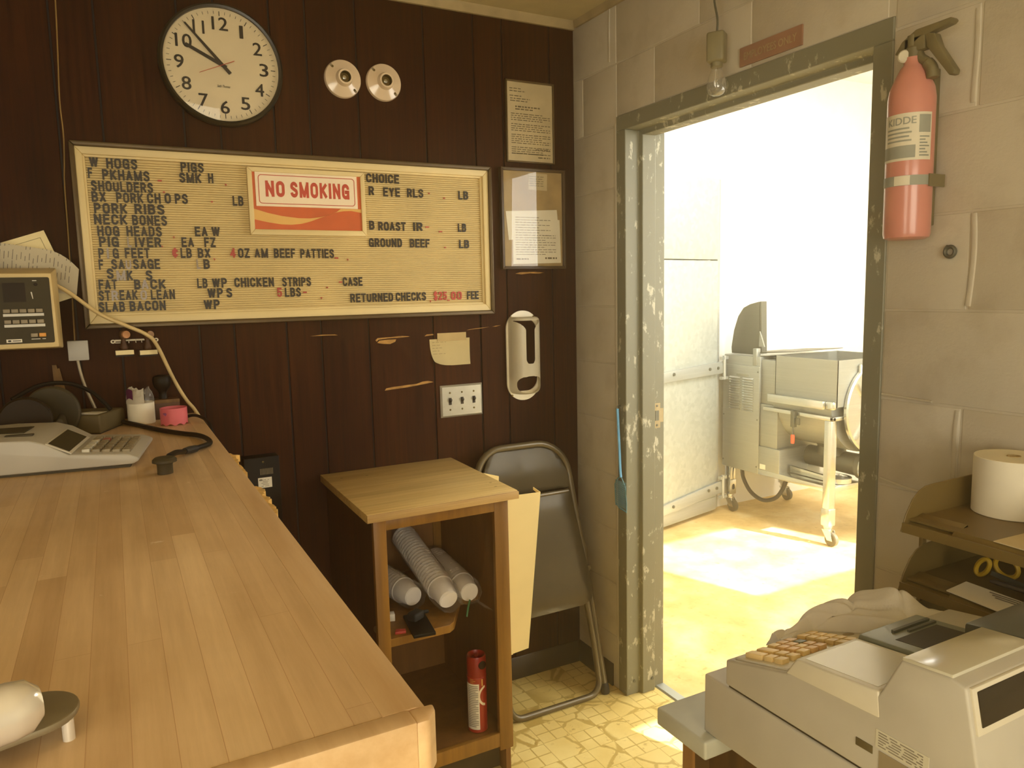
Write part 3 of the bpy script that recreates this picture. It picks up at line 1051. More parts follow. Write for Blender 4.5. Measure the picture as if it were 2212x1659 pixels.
def lamp_holder(cx, cz, first=None, label='', rotate=0):
    if first is not None:
        c = copy_tree(first)
        c.location = (cx, -0.0005, cz)
        c['label'] = label
        return c
    t = thing('lamp_holder', label, 'light socket', (cx, -0.0005, cz), group='porcelain lamp holders on the paneled wall')
    b = MB()
    b.lathe([(0.0585, 0.0), (0.0585, 0.006), (0.056, 0.011), (0.036, 0.018), (0.027, 0.022), (0.024, 0.034), (0.0225, 0.038), (0.0175, 0.038), (0.0175, 0.020), (0.0, 0.020)], (cx, -0.0005, cz), (0, -1, 0), 48)
    b.build('base', 'porcelain', t)
    b = MB()
    b.lathe([(0.0172, 0.036), (0.0165, 0.034), (0.0168, 0.031), (0.016, 0.028), (0.0165, 0.024), (0.015, 0.0215), (0.0, 0.0215)], (cx, -0.0005, cz), (0, -1, 0), 28, False)
    b.build('screw_shell', 'brass', t)
    b = MB(); b.lathe([(0.0065, 0.0215), (0.006, 0.026), (0.0, 0.0275)], (cx, -0.0005, cz), (0, -1, 0), 16)
    b.build('contact', 'bright_steel', t)
    for sgn in (1, -1):
        b = MB()
        u = Vector((-0.72*sgn, 0, 0.70*sgn))
        p = Vector((cx, 0, cz))
        m = Matrix.Translation(p + u*0.044 + Vector((0, -0.0125, 0))) @ Matrix.Rotation(math.atan2(0.70, 0.72) , 4, 'Y')
        b.box(-0.0115, 0.0115, -0.0035, 0.0, -0.0038, 0.0038, 0.003, 2, m=m)
        s = b.build('screw_slot', 'key_grey', t)
        b = MB()
        q = p + u*0.047 + Vector((0, -0.0158, 0))
        b.lathe([(0.0036, 0), (0.0033, 0.0012), (0, 0.0016)], q, (0, -1, 0), 12)
        b.build('screw', 'brass', s)
    b = MB(); b.lathe([(0.0022, 0), (0.0022, 0.0008), (0, 0.0008)], (cx-0.020, -0.016, cz-0.028), (0, -1, 0.35), 10)
    b.build('pull_hole', 'ink', t)
    return t
lh = lamp_holder(-0.8645, 2.1575, None, 'white porcelain lamp holder nearer the clock, yellow smudge above its empty socket')
lamp_holder(-0.7305, 2.1605, lh, 'white porcelain lamp holder on the right of the pair, farther from the clock')

def letter_board():
    x0, x1, z0, z1 = -1.631, -0.366, 1.405, 1.912
    t = thing('letter_board', 'wide cream letter board listing pork and beef cuts with red sign inset', 'menu board', ((x0+x1)/2, -0.001, z0))
    def ring(b, o, i, y0, y1, bev=0.0015):
        (ax, bx, az, bz), (cx, dx, cz, dz) = o, i
        b.prism([(ax,az),(ax,bz),(cx,dz),(cx,cz)], 'Y', y0, y1, bev)
        b.prism([(dx,cz),(dx,dz),(bx,bz),(bx,az)], 'Y', y0, y1, bev)
        b.prism([(ax,bz),(bx,bz),(dx,dz),(cx,dz)], 'Y', y0, y1, bev)
        b.prism([(ax,az),(cx,cz),(dx,cz),(bx,az)], 'Y', y0, y1, bev)
    b = MB(); ring(b, (x0, x1, z0, z1), (x0+0.013, x1-0.013, z0+0.014, z1-0.014), -0.002, -0.042, 0.004)
    b.build('outer_frame', 'bronze', t)
    b = MB(); ring(b, (x0+0.012, x1-0.012, z0+0.013, z1-0.013), (x0+0.030, x1-0.032, z0+0.036, z1-0.034), -0.002, -0.034, 0.002)
    ring(b, (x0+0.028, x1-0.030, z0+0.034, z1-0.032), (x0+0.036, x1-0.040, z0+0.042, z1-0.040), -0.002, -0.026, 0.002)
    b.build('inner_frame', 'board_cream', t)
    # ribbed felt: thin slats one above the other
    b = MB()
    b.box(x0+0.03, x1-0.03, -0.015, -0.002, z0+0.03, z1-0.03)
    z = z0+0.040
    p = 0.00665
    while z < z1-0.042:
        b.prism([(-0.015, z), (-0.0195, z+0.0006), (-0.0205, z+p*0.5), (-0.0195, z+p-0.0014), (-0.015, z+p-0.0010)], 'X', x0+0.032, x1-0.034)
        z += p
    b.build('grooved_panel', 'board_felt', t, ang=50)
    rows = ROWS
    mats = {'k': 'letter_black', 'r': 'letter_red', 'g': 'letter_clear'}
    H = 0.0285
    names = {'k': None, 'r': 'red plastic character', 'g': 'smoky clear plastic letter'}
    for row in rows:
        for s, a, c, zb, col in row:
            b = MB()
            if s == '-':
                b.box(a, c, -0.0235, -0.0205, zb, zb+0.0042)
            elif s == ',':
                b.prism([(a, zb+0.001), (a+0.004, zb+0.001), (a+0.0042, zb-0.003), (a+0.0015, zb-0.0065), (a+0.0025, zb-0.002), (a, zb-0.002)], 'Y', -0.0205, -0.0235)
            elif s == '.':
                b.box(a, c, -0.0235, -0.0205, zb, zb+0.0040)
            else:
                block_text(b, s, a, c, zb, H, -0.0207)
            b.build('punctuation' if s in '.,-' else 'word', mats[col], t, smooth=False, label=names[col])
    # raised holder with the no smoking sign
    hx0, hx1, hz0, hz1 = -1.1765, -0.8175, 1.669, 1.869
    b = MB(); ring(b, (hx0, hx1, hz0, hz1), (hx0+0.014, hx1-0.014, hz0+0.017, hz1-0.014), -0.018, -0.034, 0.002)
    hold = b.build('sign_holder', 'board_cream', t)
    sx0, sx1, sz0, sz1 = -1.1625, -0.8315, 1.686, 1.855
    b = MB(); b.box(sx0, sx1, -0.029, -0.018, sz0, sz1)
    b.build('sign_panel', 'sign_orange', hold)
    # pale ribbon sweeping across the lower part of the panel
    def fx(u): return sx0 + u*(sx1-sx0)
    up = [(0.0, 1.7465), (0.12, 1.7350), (0.25, 1.7265), (0.40, 1.7215), (0.50, 1.7215), (0.60, 1.7260), (0.70, 1.7360), (0.76, 1.7440), (0.80, 1.754), (1.0, 1.754)]
    dn = [(1.0, 1.7430), (0.90, 1.7480), (0.82, 1.7465), (0.74, 1.7410), (0.66, 1.7320), (0.58, 1.7215), (0.50, 1.7115), (0.42, 1.7045), (0.33, 1.7010), (0.24, 1.7015), (0.12, 1.7070), (0.0, 1.7150)]
    b = MB()
    b.prism([(fx(u), z) for u, z in up + dn], 'Y', -0.029, -0.0302)
    b.build('ribbon', 'sign_tan', hold, smooth=False)
    b = MB(); b.box(-1.1545, -0.8430, -0.0318, -0.029, 1.7545, 1.8555, 0.0006, 1)
    card = b.build('sign_card', 'sign_white', hold)
    b = MB()
    o = rring(-1.1460, -0.8510, 1.7620, 1.8480, 0.010)
    i = rring(-1.1438, -0.8532, 1.7642, 1.8458, 0.008)
    n = len(o)
    for k in range(n):
        a, c = k, (k+1) % n
        b.poly([(o[a][0], -0.0321, o[a][1]), (o[c][0], -0.0321, o[c][1]), (i[c][0], -0.0321, i[c][1]), (i[a][0], -0.0321, i[a][1])])
    block_text(b, 'NO', -1.1255, -1.0690, 1.7830, 0.0475, -0.0318, 0.23, 0.0004)
    block_text(b, 'SMOKING', -1.0520, -0.8690, 1.7830, 0.0475, -0.0318, 0.23, 0.0004)
    b.build('sign_lettering', 'sign_red', hold, smooth=False)
    return t
ROWS = [
[('W',-1.5859,-1.5638,1.8461,'k'),('HOGS',-1.5447,-1.4679,1.8447,'k'),('PIGS',-1.356,-1.2945,1.8451,'k')] ,
[('F',-1.5911,-1.5801,1.816,'k'),('PKHAMS',-1.5568,-1.4391,1.8133,'k'),('-',-1.4188,-1.4081,1.8152,'r'),('SMK',-1.3618,-1.3028,1.8146,'k'),('H',-1.2842,-1.2701,1.8163,'k'),(',',-1.2386,-1.2334,1.8151,'r')] ,
[('SHOULDERS',-1.5864,-1.4325,1.7819,'k'),('.',-1.4075,-1.4024,1.7839,'r')] ,
[('BX',-1.5873,-1.5526,1.7527,'k'),('PORK',-1.5274,-1.4596,1.7523,'k'),('CH',-1.4498,-1.4149,1.7531,'k'),('O',-1.4045,-1.388,1.7543,'k'),('PS',-1.3776,-1.3434,1.7542,'k'),('.',-1.2807,-1.2757,1.7614,'r'),('LB',-1.2201,-1.1899,1.7538,'k')] ,
[('PORK',-1.584,-1.5023,1.7217,'k'),('RIBS',-1.4841,-1.4073,1.7223,'k')] ,
[('NECK',-1.5864,-1.5046,1.692,'k'),('BONES',-1.4922,-1.403,1.6914,'k')] ,
[('HOG',-1.5809,-1.5266,1.6601,'k'),('HEADS',-1.5089,-1.4187,1.6605,'k'),(',',-1.3902,-1.3842,1.6608,'r'),('EA',-1.3305,-1.2961,1.6626,'k'),('W',-1.2851,-1.2619,1.6632,'k')] ,
[('PIG',-1.5788,-1.5303,1.6305,'k'),('L',-1.5089,-1.4988,1.63,'g'),('IVER',-1.4901,-1.4224,1.6302,'k'),('.',-1.4221,-1.4186,1.6307,'r'),('EA',-1.3686,-1.3357,1.6314,'k'),('FZ',-1.307,-1.2761,1.6318,'k')] ,
[('P',-1.5827,-1.5696,1.5985,'k'),('I',-1.5625,-1.5569,1.5985,'g'),('G',-1.5478,-1.5328,1.5989,'k'),('FEET',-1.5175,-1.4544,1.5998,'k'),('¢',-1.3954,-1.3802,1.6009,'r'),('LB',-1.3733,-1.3434,1.6002,'k'),('BX',-1.327,-1.2925,1.6003,'k'),(',',-1.2847,-1.2783,1.5983,'r'),('4',-1.2374,-1.2212,1.601,'r'),('OZ',-1.2147,-1.1815,1.6007,'k'),('AM',-1.1675,-1.1279,1.6007,'k'),('BEEF',-1.1103,-1.0464,1.6007,'k'),('PATTIES',-1.0305,-0.9255,1.6001,'k'),('-',-0.9233,-0.912,1.5986,'r'),(',',-0.8837,-0.8762,1.5973,'r')] ,
[('F',-1.5846,-1.5734,1.5678,'k'),('SA',-1.5536,-1.5208,1.5685,'k'),('U',-1.5179,-1.5035,1.5683,'g'),('SAGE',-1.4991,-1.43,1.5688,'k'),('L',-1.3323,-1.3214,1.5684,'g'),('B',-1.3135,-1.2962,1.5683,'k')] ,
[('S',-1.5669,-1.55,1.5424,'k'),('M',-1.5432,-1.5203,1.5373,'g'),('K',-1.5174,-1.5024,1.5373,'k'),('S',-1.4693,-1.4522,1.537,'k')] ,
[('FAT',-1.589,-1.5438,1.5127,'k'),('B',-1.5005,-1.4845,1.5119,'k'),('A',-1.4824,-1.4639,1.5116,'g'),('CK',-1.4594,-1.4191,1.5118,'k'),('LB',-1.3345,-1.3063,1.5128,'k'),('WP',-1.2935,-1.2519,1.5131,'k'),('CHICKEN',-1.2307,-1.1156,1.5134,'k'),('STRIPS',-1.0905,-1.0027,1.513,'k'),('.',-0.9545,-0.9494,1.5059,'r'),('-',-0.9136,-0.9029,1.5224,'r'),('CASE',-0.9008,-0.8367,1.5113,'k')] ,
[('ST',-1.5914,-1.5632,1.482,'k'),('R',-1.5598,-1.5433,1.4818,'g'),('EAK',-1.5398,-1.4941,1.4823,'k'),('O',-1.4867,-1.47,1.4816,'g'),('LEAN',-1.4601,-1.397,1.4819,'k'),('WP',-1.3083,-1.2652,1.4831,'k'),('S',-1.2554,-1.2392,1.4832,'k'),('5',-1.1081,-1.0933,1.4814,'r'),('LBS',-1.0842,-1.0357,1.481,'k'),('-',-1.0288,-1.0172,1.4922,'r'),(',',-0.9745,-0.9691,1.4769,'r')] ,
[('SLAB',-1.5939,-1.5286,1.4503,'k'),('BACON',-1.5168,-1.4236,1.451,'k'),('WP',-1.3206,-1.2764,1.4497,'k'),('RETURNED',-0.8788,-0.7346,1.4585,'k'),('CHECKS',-0.725,-0.6179,1.4587,'k'),(',',-0.6043,-0.5977,1.4579,'r'),('$25',-0.5896,-0.5414,1.4586,'r'),('-',-0.5392,-0.5317,1.4552,'r'),('00',-0.5252,-0.4854,1.4583,'r'),('FEE',-0.4643,-0.4204,1.4582,'k')] ,
[('CHOICE',-0.8083,-0.6979,1.8409,'k')] ,
[('R',-0.8019,-0.7841,1.8004,'k'),('EYE',-0.7531,-0.6963,1.7991,'k'),('RLS',-0.6713,-0.6146,1.799,'k'),('-',-0.5962,-0.5915,1.8123,'r'),('.',-0.5425,-0.5366,1.7988,'r'),('LB',-0.4864,-0.4501,1.7985,'k')] ,
[('B',-0.8053,-0.7878,1.6915,'k'),('ROAST',-0.7751,-0.6811,1.6891,'k'),('IR',-0.6543,-0.6214,1.6896,'k'),('-',-0.6109,-0.5983,1.7013,'r'),('-',-0.5627,-0.5506,1.6871,'r'),('LB',-0.4916,-0.4613,1.6893,'k')] ,
[('GROUND',-0.8086,-0.6964,1.6357,'k'),('BEEF',-0.6682,-0.5983,1.635,'k'),('.',-0.5447,-0.5388,1.6342,'r'),('LB',-0.489,-0.4516,1.6339,'k')] ,
]
letter_board()

def picture(name, label, x0, x1, z0, z1, fw, fmat, depth, docs):
    t = thing(name, label, 'framed document', ((x0+x1)/2, -0.001, z0))
    b = MB()
    for q in ([(x0,z0),(x0,z1),(x0+fw,z1-fw),(x0+fw,z0+fw)], [(x1-fw,z0+fw),(x1-fw,z1-fw),(x1,z1),(x1,z0)],
              [(x0,z1),(x1,z1),(x1-fw,z1-fw),(x0+fw,z1-fw)], [(x0,z0),(x0+fw,z0+fw),(x1-fw,z0+fw),(x1,z0)]):
        b.prism(q, 'Y', -0.001, -depth, 0.0015)
    b.build('frame', fmat, t)
    b = MB(); b.box(x0+fw*0.6, x1-fw*0.6, -depth*0.45, -0.001, z0+fw*0.6, z1-fw*0.6)
    b.build('backing', 'mat_board', t)
    y = -depth*0.45
    for (pts, lines, mat) in docs:
        y -= 0.0007
        b = MB(); b.prism(pts, 'Y', y, y-0.0005)
        d = b.build('document', mat, t, smooth=False)
        b = MB()
        for (a, c, z, hh, f) in lines:
            b.dashes(a, c, z, y-0.0005, hh, f)
        if lines:
            b.build('print', 'print', d, smooth=False)
        else:
            b.bm.free()
    b = MB(); b.box(x0+fw*0.7, x1-fw*0.7, -depth*0.80-0.0008, -depth*0.80, z0+fw*0.7, z1-fw*0.7)
    b.build('glass', 'glass', t)
    return t
random.seed(11)
ln = [(-0.272, -0.215, 2.190, 0.003, 0.8), (-0.272, -0.20, 2.181, 0.003, 0.9), (-0.272, -0.225, 2.165, 0.003, 1), (-0.27, -0.19, 2.156, 0.003, 1), (-0.27, -0.20, 2.148, .003, 1),
      (-0.250, -0.15, 2.128, 0.005, 1), (-0.250, -0.16, 2.120, 0.004, .8)]
z = 2.105
for k in range(20):
    if k not in (4, 9, 15):
        ln.append((-0.268, -0.108, z, 0.0026, 1.0 if k % 3 else 0.8))
    z -= 0.0072
ln += [(-0.17, -0.11, 1.985, 0.003, 1), (-0.268, -0.12, 1.968, 0.003, .9), (-0.16, -0.11, 1.957, 0.004, 1)]
picture('picture_frame', 'thin bronze frame with a typed letter, upper of the two by the corner', -0.289, -0.093, 1.938, 2.2195, 0.005, 'frame_gold', 0.014,
        [([(-0.2835,1.944),(-0.0985,1.944),(-0.0985,2.213),(-0.2835,2.213)], ln, 'paper_aged')])
ln2 = [(-0.262, -0.10, 1.745-0.009*k, 0.002, 0.9 if k % 2 else 0.6) for k in range(9)]
ln3 = [(-0.262, -0.085, 1.690-0.0085*k, 0.002, 0.95 if k % 3 else 0.7) for k in range(10)] + [(-0.14, -0.09, 1.598, 0.006, 1), (-0.26, -0.21, 1.596, 0.004, 1)]
picture('picture_frame', 'wider dark wooden frame with several papers under glass, lower of the two by the corner', -0.3205, -0.0545, 1.562, 1.918, 0.010, 'frame_brown', 0.022,
        [([(-0.205,1.845),(-0.128,1.843),(-0.126,1.902),(-0.205,1.904)], [(-0.20,-0.135,1.890-0.008*k,0.002,.9) for k in range(5)], 'paper_aged'),
         ([(-0.274,1.580),(-0.072,1.584),(-0.076,1.74),(-0.272,1.735)], ln3, 'paper'),
         ([(-0.290,1.665),(-0.080,1.690),(-0.088,1.776),(-0.300,1.766)], ln2, 'paper')])

def cup_dispenser():
    x0, x1, z0, z1 = -0.306, -0.170, 1.082, 1.412
    cx = (x0+x1)/2
    t = thing('cup_dispenser', 'white plastic wall cup dispenser with long slot, right of the light switches', 'dispenser', (cx, -0.001, z0))
    b = MB()
    o = rring(x0, x1, z0, z1, 0.0665, 12)
    i = rring(x0+0.008, x1-0.008, z0+0.034, z1-0.030, 0.045, 12)
    n = len(o)
    A = [[b.bm.verts.new(Vector((q[0], yy, q[1]))) for q in P] for P in (o, i) for yy in (-0.001, -0.006)]
    for k in range(n):
        l = (k+1) % n
        for P, Q in ((A[0], A[1]), (A[1], A[3]), (A[3], A[2]), (A[2], A[0])):
            b.bm.faces.new([P[k], P[l], Q[l], Q[k]])
    b.build('back_plate', 'white_plastic', t)
    # half round shell with a T shaped slot above and an oval mouth below
    R, D = 0.0605, 0.062
    za, zb = 1.108, 1.390
    nu, nv = 64, 112
    def keep(u, v):
        x = -math.cos(math.pi*u)                    # -1..1 across
        z = za + v*(zb-za)
        ax = x - 0.0
        top = zb - 0.012
        lim = 0.017/R
        if 1.236 <= z <= top and abs(ax) < lim:
            return False
        if 1.222 < z < 1.236 and math.hypot(ax*R, z-1.236) < 0.017:
            return False
        # bell mouthed top
        if z > 1.338 and z < top:
            half = lim + ((z-1.338)/(top-1.338))**2.2*0.72
            if abs(ax) < half:
                return False
        # mouth
        zc = 1.1450
        e = (abs(ax)/0.80)**3 + (abs(z-zc)/0.030)**3
        if e < 1:
            return False
        return True
    b = MB()
    V = {}
    def vert(i, j):
        if (i, j) not in V:
            u, v = i/nu, j/nv
            a = math.pi*u
            z = za + v*(zb-za)
            k = 1.0
            if v < 0.10:
                k = math.sqrt(max(0, 1-((0.10-v)/0.10)**2))*0.35+0.65
            if v > 0.93:
                k = math.sqrt(max(0, 1-((v-0.93)/0.07)**2))*0.25+0.75
            V[(i, j)] = b.bm.verts.new(Vector((cx - R*k*math.cos(a), -0.004 - D*k*math.sin(a)**0.8, z)))
        return V[(i, j)]
    fs = []
    for i in range(nu):
        for j in range(nv):
            if keep((i+0.5)/nu, (j+0.5)/nv):
                fs.append(b.bm.faces.new([vert(i, j), vert(i+1, j), vert(i+1, j+1), vert(i, j+1)]))
    for _ in range(3):
        bv = [v for v in b.bm.verts if any(len(e.link_faces) == 1 for e in v.link_edges)]
        pos = {}
        for v in bv:
            nb = [e.other_vert(v).co for e in v.link_edges if len(e.link_faces) == 1]
            if len(nb) == 2 and abs(v.co.y) > 0.012:
                pos[v] = v.co*0.4 + (nb[0]+nb[1])*0.3
        for v, p in pos.items():
            v.co = p
    bmesh.ops.solidify(b.bm, geom=fs, thickness=0.0028)
    b.build('shell', 'white_plastic', t, ang=50)
    for x, z in ((x0+0.020, z1-0.022), (x1-0.022, z1-0.022), (x0+0.020, z0+0.020)):
        b = MB(); b.lathe([(0.0038, 0), (0.0034, 0.0014), (0, 0.002)], (x, -0.006, z), (0, -1, 0), 12)
        b.build('screw', 'brass', t)
cup_dispenser()

def wall_note():
    t = thing('paper_note', 'cream handwritten note taped to the paneling above the light switches', 'note', (-0.527, -0.001, 1.23))
    b = MB()
    def fn(u, v):
        x = -0.603 + u*0.152 + (0.012*(1-v)**2 if u < 0.5 else -0.002*(1-v))
        z = 1.2305 + v*0.0935 + (0.016*(1-u)**6*(1-v)**3)
        return (x, -0.002 - 0.010*(1-v)**2.5*(0.6+0.8*(1-u)), z)
    b.grid(fn, 16, 12, 0.0004)
    b.build('sheet', 'paper_note', t)
    b = MB()
    for k, f in enumerate((0.8, 0.45, 0.55, 0.4, 0.75)):
        b.dashes(-0.594, -0.53, 1.312-0.010*k, -0.0035-0.0004*k, 0.0018, f)
    b.build('handwriting', 'tape', t, smooth=False)
    b = MB(); b.box(-0.574, -0.465, -0.0040, -0.0006, 1.316, 1.344)
    b.build('tape_strip', 'tape', t, smooth=False)
wall_note()

def switch_plate():
    x0, x1, z0, z1 = -0.5705, -0.4085, 1.046, 1.160
    t = thing('light_switch', 'steel three-gang switch plate with brown toggles left of the cup dispenser', 'light switch', ((x0+x1)/2, -0.001, z0))
    b = MB()
    i = 0.006
    b.prism([(x0,z0),(x1,z0),(x1,z1),(x0,z1)], 'Y', -0.0005, -0.003)
    b.hexa([(x0,-0.003,z0),(x1,-0.003,z0),(x1,-0.003,z1),(x0,-0.003,z1),(x0+i,-0.008,z0+i),(x1-i,-0.008,z0+i),(x1-i,-0.008,z1-i),(x0+i,-0.008,z1-i)])
    b.build('plate', 'switch_steel', t, ang=20)
    for k in range(3):
        cx = x0 + 0.035 + 0.046*k
        b = MB(); b.box(cx-0.0052, cx+0.0052, -0.0092, -0.0078, 1.0905, 1.1155)
        s = b.build('toggle', 'switch_brown', t)
        b = MB()
        up = 0.008
        b.hexa([(cx-0.0042,-0.008,1.098),(cx+0.0042,-0.008,1.098),(cx+0.0042,-0.008,1.109),(cx-0.0042,-0.008,1.109),
                (cx-0.0035,-0.020,1.098+up),(cx+0.0035,-0.020,1.098+up),(cx+0.0035,-0.019,1.105+up),(cx-0.0035,-0.019,1.105+up)], 0.0008)
        b.build('lever', 'switch_brown', s)
        for z in (1.073, 1.133):
            b = MB(); b.lathe([(0.0036,0),(0.0032,0.0011),(0,0.0016)], (cx, -0.008, z), (0,-1,0), 12)
            b.build('screw', 'brass', t)
switch_plate()

def black_box():
    x0, x1, z0, z1 = -1.2435, -1.138, 0.70, 0.993
    t = thing('power_supply_box', 'black metal box with vent slots low on the paneling behind the counter edge', 'electrical box', ((x0+x1)/2, -0.001, z0))
    b = MB(); b.box(x0, x1, -0.055, -0.001, z0, z1, 0.003)
    b.build('housing', 'satin_black', t)
    b = MB()
    for k in range(10):
        x = -1.197+0.0040*k
        b.box(x, x+0.0016, -0.0562, -0.0545, 0.938, 0.957)
    b.build('vent_slots', 'key_grey', t, smooth=False)
    b = MB(); b.box(-1.205, -1.164, -0.0560, -0.0545, 0.897, 0.929)
    l = b.build('rating_label', 'white_label', t, smooth=False)
    b = MB()
    random.seed(5)
    b.prism([(-1.201+0.0055*math.cos(a)+0.004, 0.9222+0.0028*math.sin(a)) for a in [2*math.pi*k/14 for k in range(14)]], 'Y', -0.0559, -0.0564)
    for k in range(5):
        b.dashes(-1.196+0.004*(k % 2), -1.167, 0.9205-0.0048*k, -0.0560, 0.0016, 0.8)
    b.build('print', 'print_grey', l, smooth=False)
    b = MB(); b.lathe([(0.0035,0),(0.003,0.0015),(0,0.002)], (-1.187, -0.055, 0.978), (0,-1,0), 12)
    b.build('screw', 'brass', t)
black_box()

def junction():
    t = thing('junction_box', 'small square beige box on the paneling left of the rubber stamps', 'electrical box', (-1.653, -0.001, 1.319))
    b = MB(); b.box(-1.678, -1.628, -0.024, -0.001, 1.319, 1.374, 0.002)
    b.build('cover', 'beige_plastic', t)
    b = MB()
    b.tube(bez([(-1.657,-0.012,1.320),(-1.652,-0.012,1.28),(-1.643,-0.012,1.238),(-1.628,-0.012,1.190),(-1.615,-0.012,1.150)]), 0.0042, 10)
    b.build('conduit', 'conduit', t)
    b = MB()
    b.tube(bez([(-1.628,-0.003,2.44),(-1.631,-0.003,2.277),(-1.637,-0.003,2.135),(-1.6425,-0.003,2.022),(-1.641,-0.003,1.931),(-1.6445,-0.003,1.86),(-1.649,-0.003,1.797),(-1.652,-0.003,1.648),(-1.656,-0.003,1.50),(-1.660,-0.003,1.373)], 5), 0.0019, 8)
    b.build('wire', 'wire_tan', t)
junction()

def stamp_rack():
    b = MB()
    zc = 1.366
    for x in (-1.566, -1.455):
        n = 20
        o = [(x+0.0065*math.cos(2*math.pi*k/n), zc+0.0055*math.sin(2*math.pi*k/n)) for k in range(n)]
        i = [(x+0.0026*math.cos(2*math.pi*k/n), zc+0.0026*math.sin(2*math.pi*k/n)) for k in range(n)]
        A = [[b.bm.verts.new(Vector((p[0], yy, p[1]))) for p in q] for q in (o, i) for yy in (-0.001, -0.003)]
        for k in range(n):
            l = (k+1) % n
            for P, Q in ((A[0], A[1]), (A[1], A[3]), (A[3], A[2]), (A[2], A[0])):
                b.bm.faces.new([P[k], P[l], Q[l], Q[k]])
    b.box(-1.561, -1.460, -0.003, -0.001, zc+0.0025, zc+0.0050)
    b.box(-1.561, -1.545, -0.003, -0.001, zc-0.005, zc-0.003)
    for x in (-1.546, -1.527, -1.509, -1.494, -1.476):
        b.box(x, x+0.0016, -0.022, -0.001, zc-0.0050, zc+0.0045)
    b.box(-1.560, -1.475, -0.022, -0.020, zc+0.001, zc+0.0035)
    tag(b.build('stamp_rack', 'rack_metal'), 'chrome strip rack with prongs under the letter board holding two stamps', 'rack')
    def stamp(x, ang, label, dz, knob_mat, sc=1.0):
        t = thing('rubber_stamp', label, 'stamp', (x, -0.030, 1.338+dz), (0, 0, ang), 'rubber stamps hanging under the letter board')
        b = MB(); b.lathe([(0.0, 0.062), (0.007, 0.060), (0.0105, 0.053), (0.0105, 0.044), (0.007, 0.038), (0.0055, 0.033), (0.0075, 0.024), (0.0105, 0.016), (0.011, 0.010), (0.009, 0.006)], (0, 0, 0), (0, 0, 1), 24)
        b.build('handle', 'wood_side', t, local=True)
        b = MB(); b.lathe([(0.0098, 0.0), (0.0110, 0.002), (0.0105, 0.010), (0.0, 0.0115)], (0.0045, -0.0075, 0.049), (0.35, -0.9, 0.0), 20)
        b.build('painted_tip', knob_mat, t, local=True)
        b = MB(); b.box(-0.024, 0.024, -0.013, 0.013, -0.009, 0.006, 0.0012)
        b.build('block', 'wood_side', t, local=True)
        b = MB(); b.box(-0.0225, 0.0235, -0.0142, -0.0128, -0.0075, 0.0048)
        b.build('paper_label', 'paper_note', t, local=True, smooth=False)
        b = MB(); b.box(-0.023, 0.023, -0.011, 0.011, -0.0125, -0.0085)
        b.build('rubber', 'rubber', t, local=True)
    stamp(-1.540, 0.05, 'wooden rubber stamp with pinkish painted handle, left of the pair on chrome rack', -0.0005, 'key_pink2', 1)
    stamp(-1.480, 0.12, 'wooden rubber stamp half behind the cream cable, right of the pair on chrome rack', -0.0035, 'wood_frame', 1)
M['key_pink2'] = plain('salmon_paint', h(206, 146, 96), 0.55)
stamp_rack()

b = MB()
b.tube(bez([(-1.735,-0.148,1.535),(-1.699,-0.120,1.531),(-1.662,-0.095,1.508),(-1.593,-0.070,1.447),(-1.530,-0.066,1.412),(-1.480,-0.062,1.384),(-1.456,-0.056,1.352),(-1.418,-0.030,1.250),(-1.388,-0.022,1.186),(-1.366,-0.020,1.152),(-1.346,-0.020,1.10),(-1.338,-0.02,1.0)], 6), 0.0052, 10)
tag(b.build('cable', 'cable_cream'), 'cream cable running from the scale readout down past the stamps', 'cable')

b = MB()
b.hexa([(-1.714,-0.060,1.145),(-1.682,-0.060,1.145),(-1.682,-0.052,1.145),(-1.714,-0.052,1.145),(-1.719,-0.016,1.31),(-1.709,-0.016,1.31),(-1.709,-0.006,1.31),(-1.719,-0.006,1.31)])
b.hexa([(-1.690,-0.075,1.145),(-1.674,-0.075,1.145),(-1.674,-0.067,1.145),(-1.690,-0.067,1.145),(-1.712,-0.018,1.30),(-1.702,-0.018,1.30),(-1.702,-0.012,1.30),(-1.712,-0.012,1.30)])
tag(b.build('wooden_stake', 'wood_stick'), 'split wooden stake leaning on the paneling below the beige junction box', 'stick')

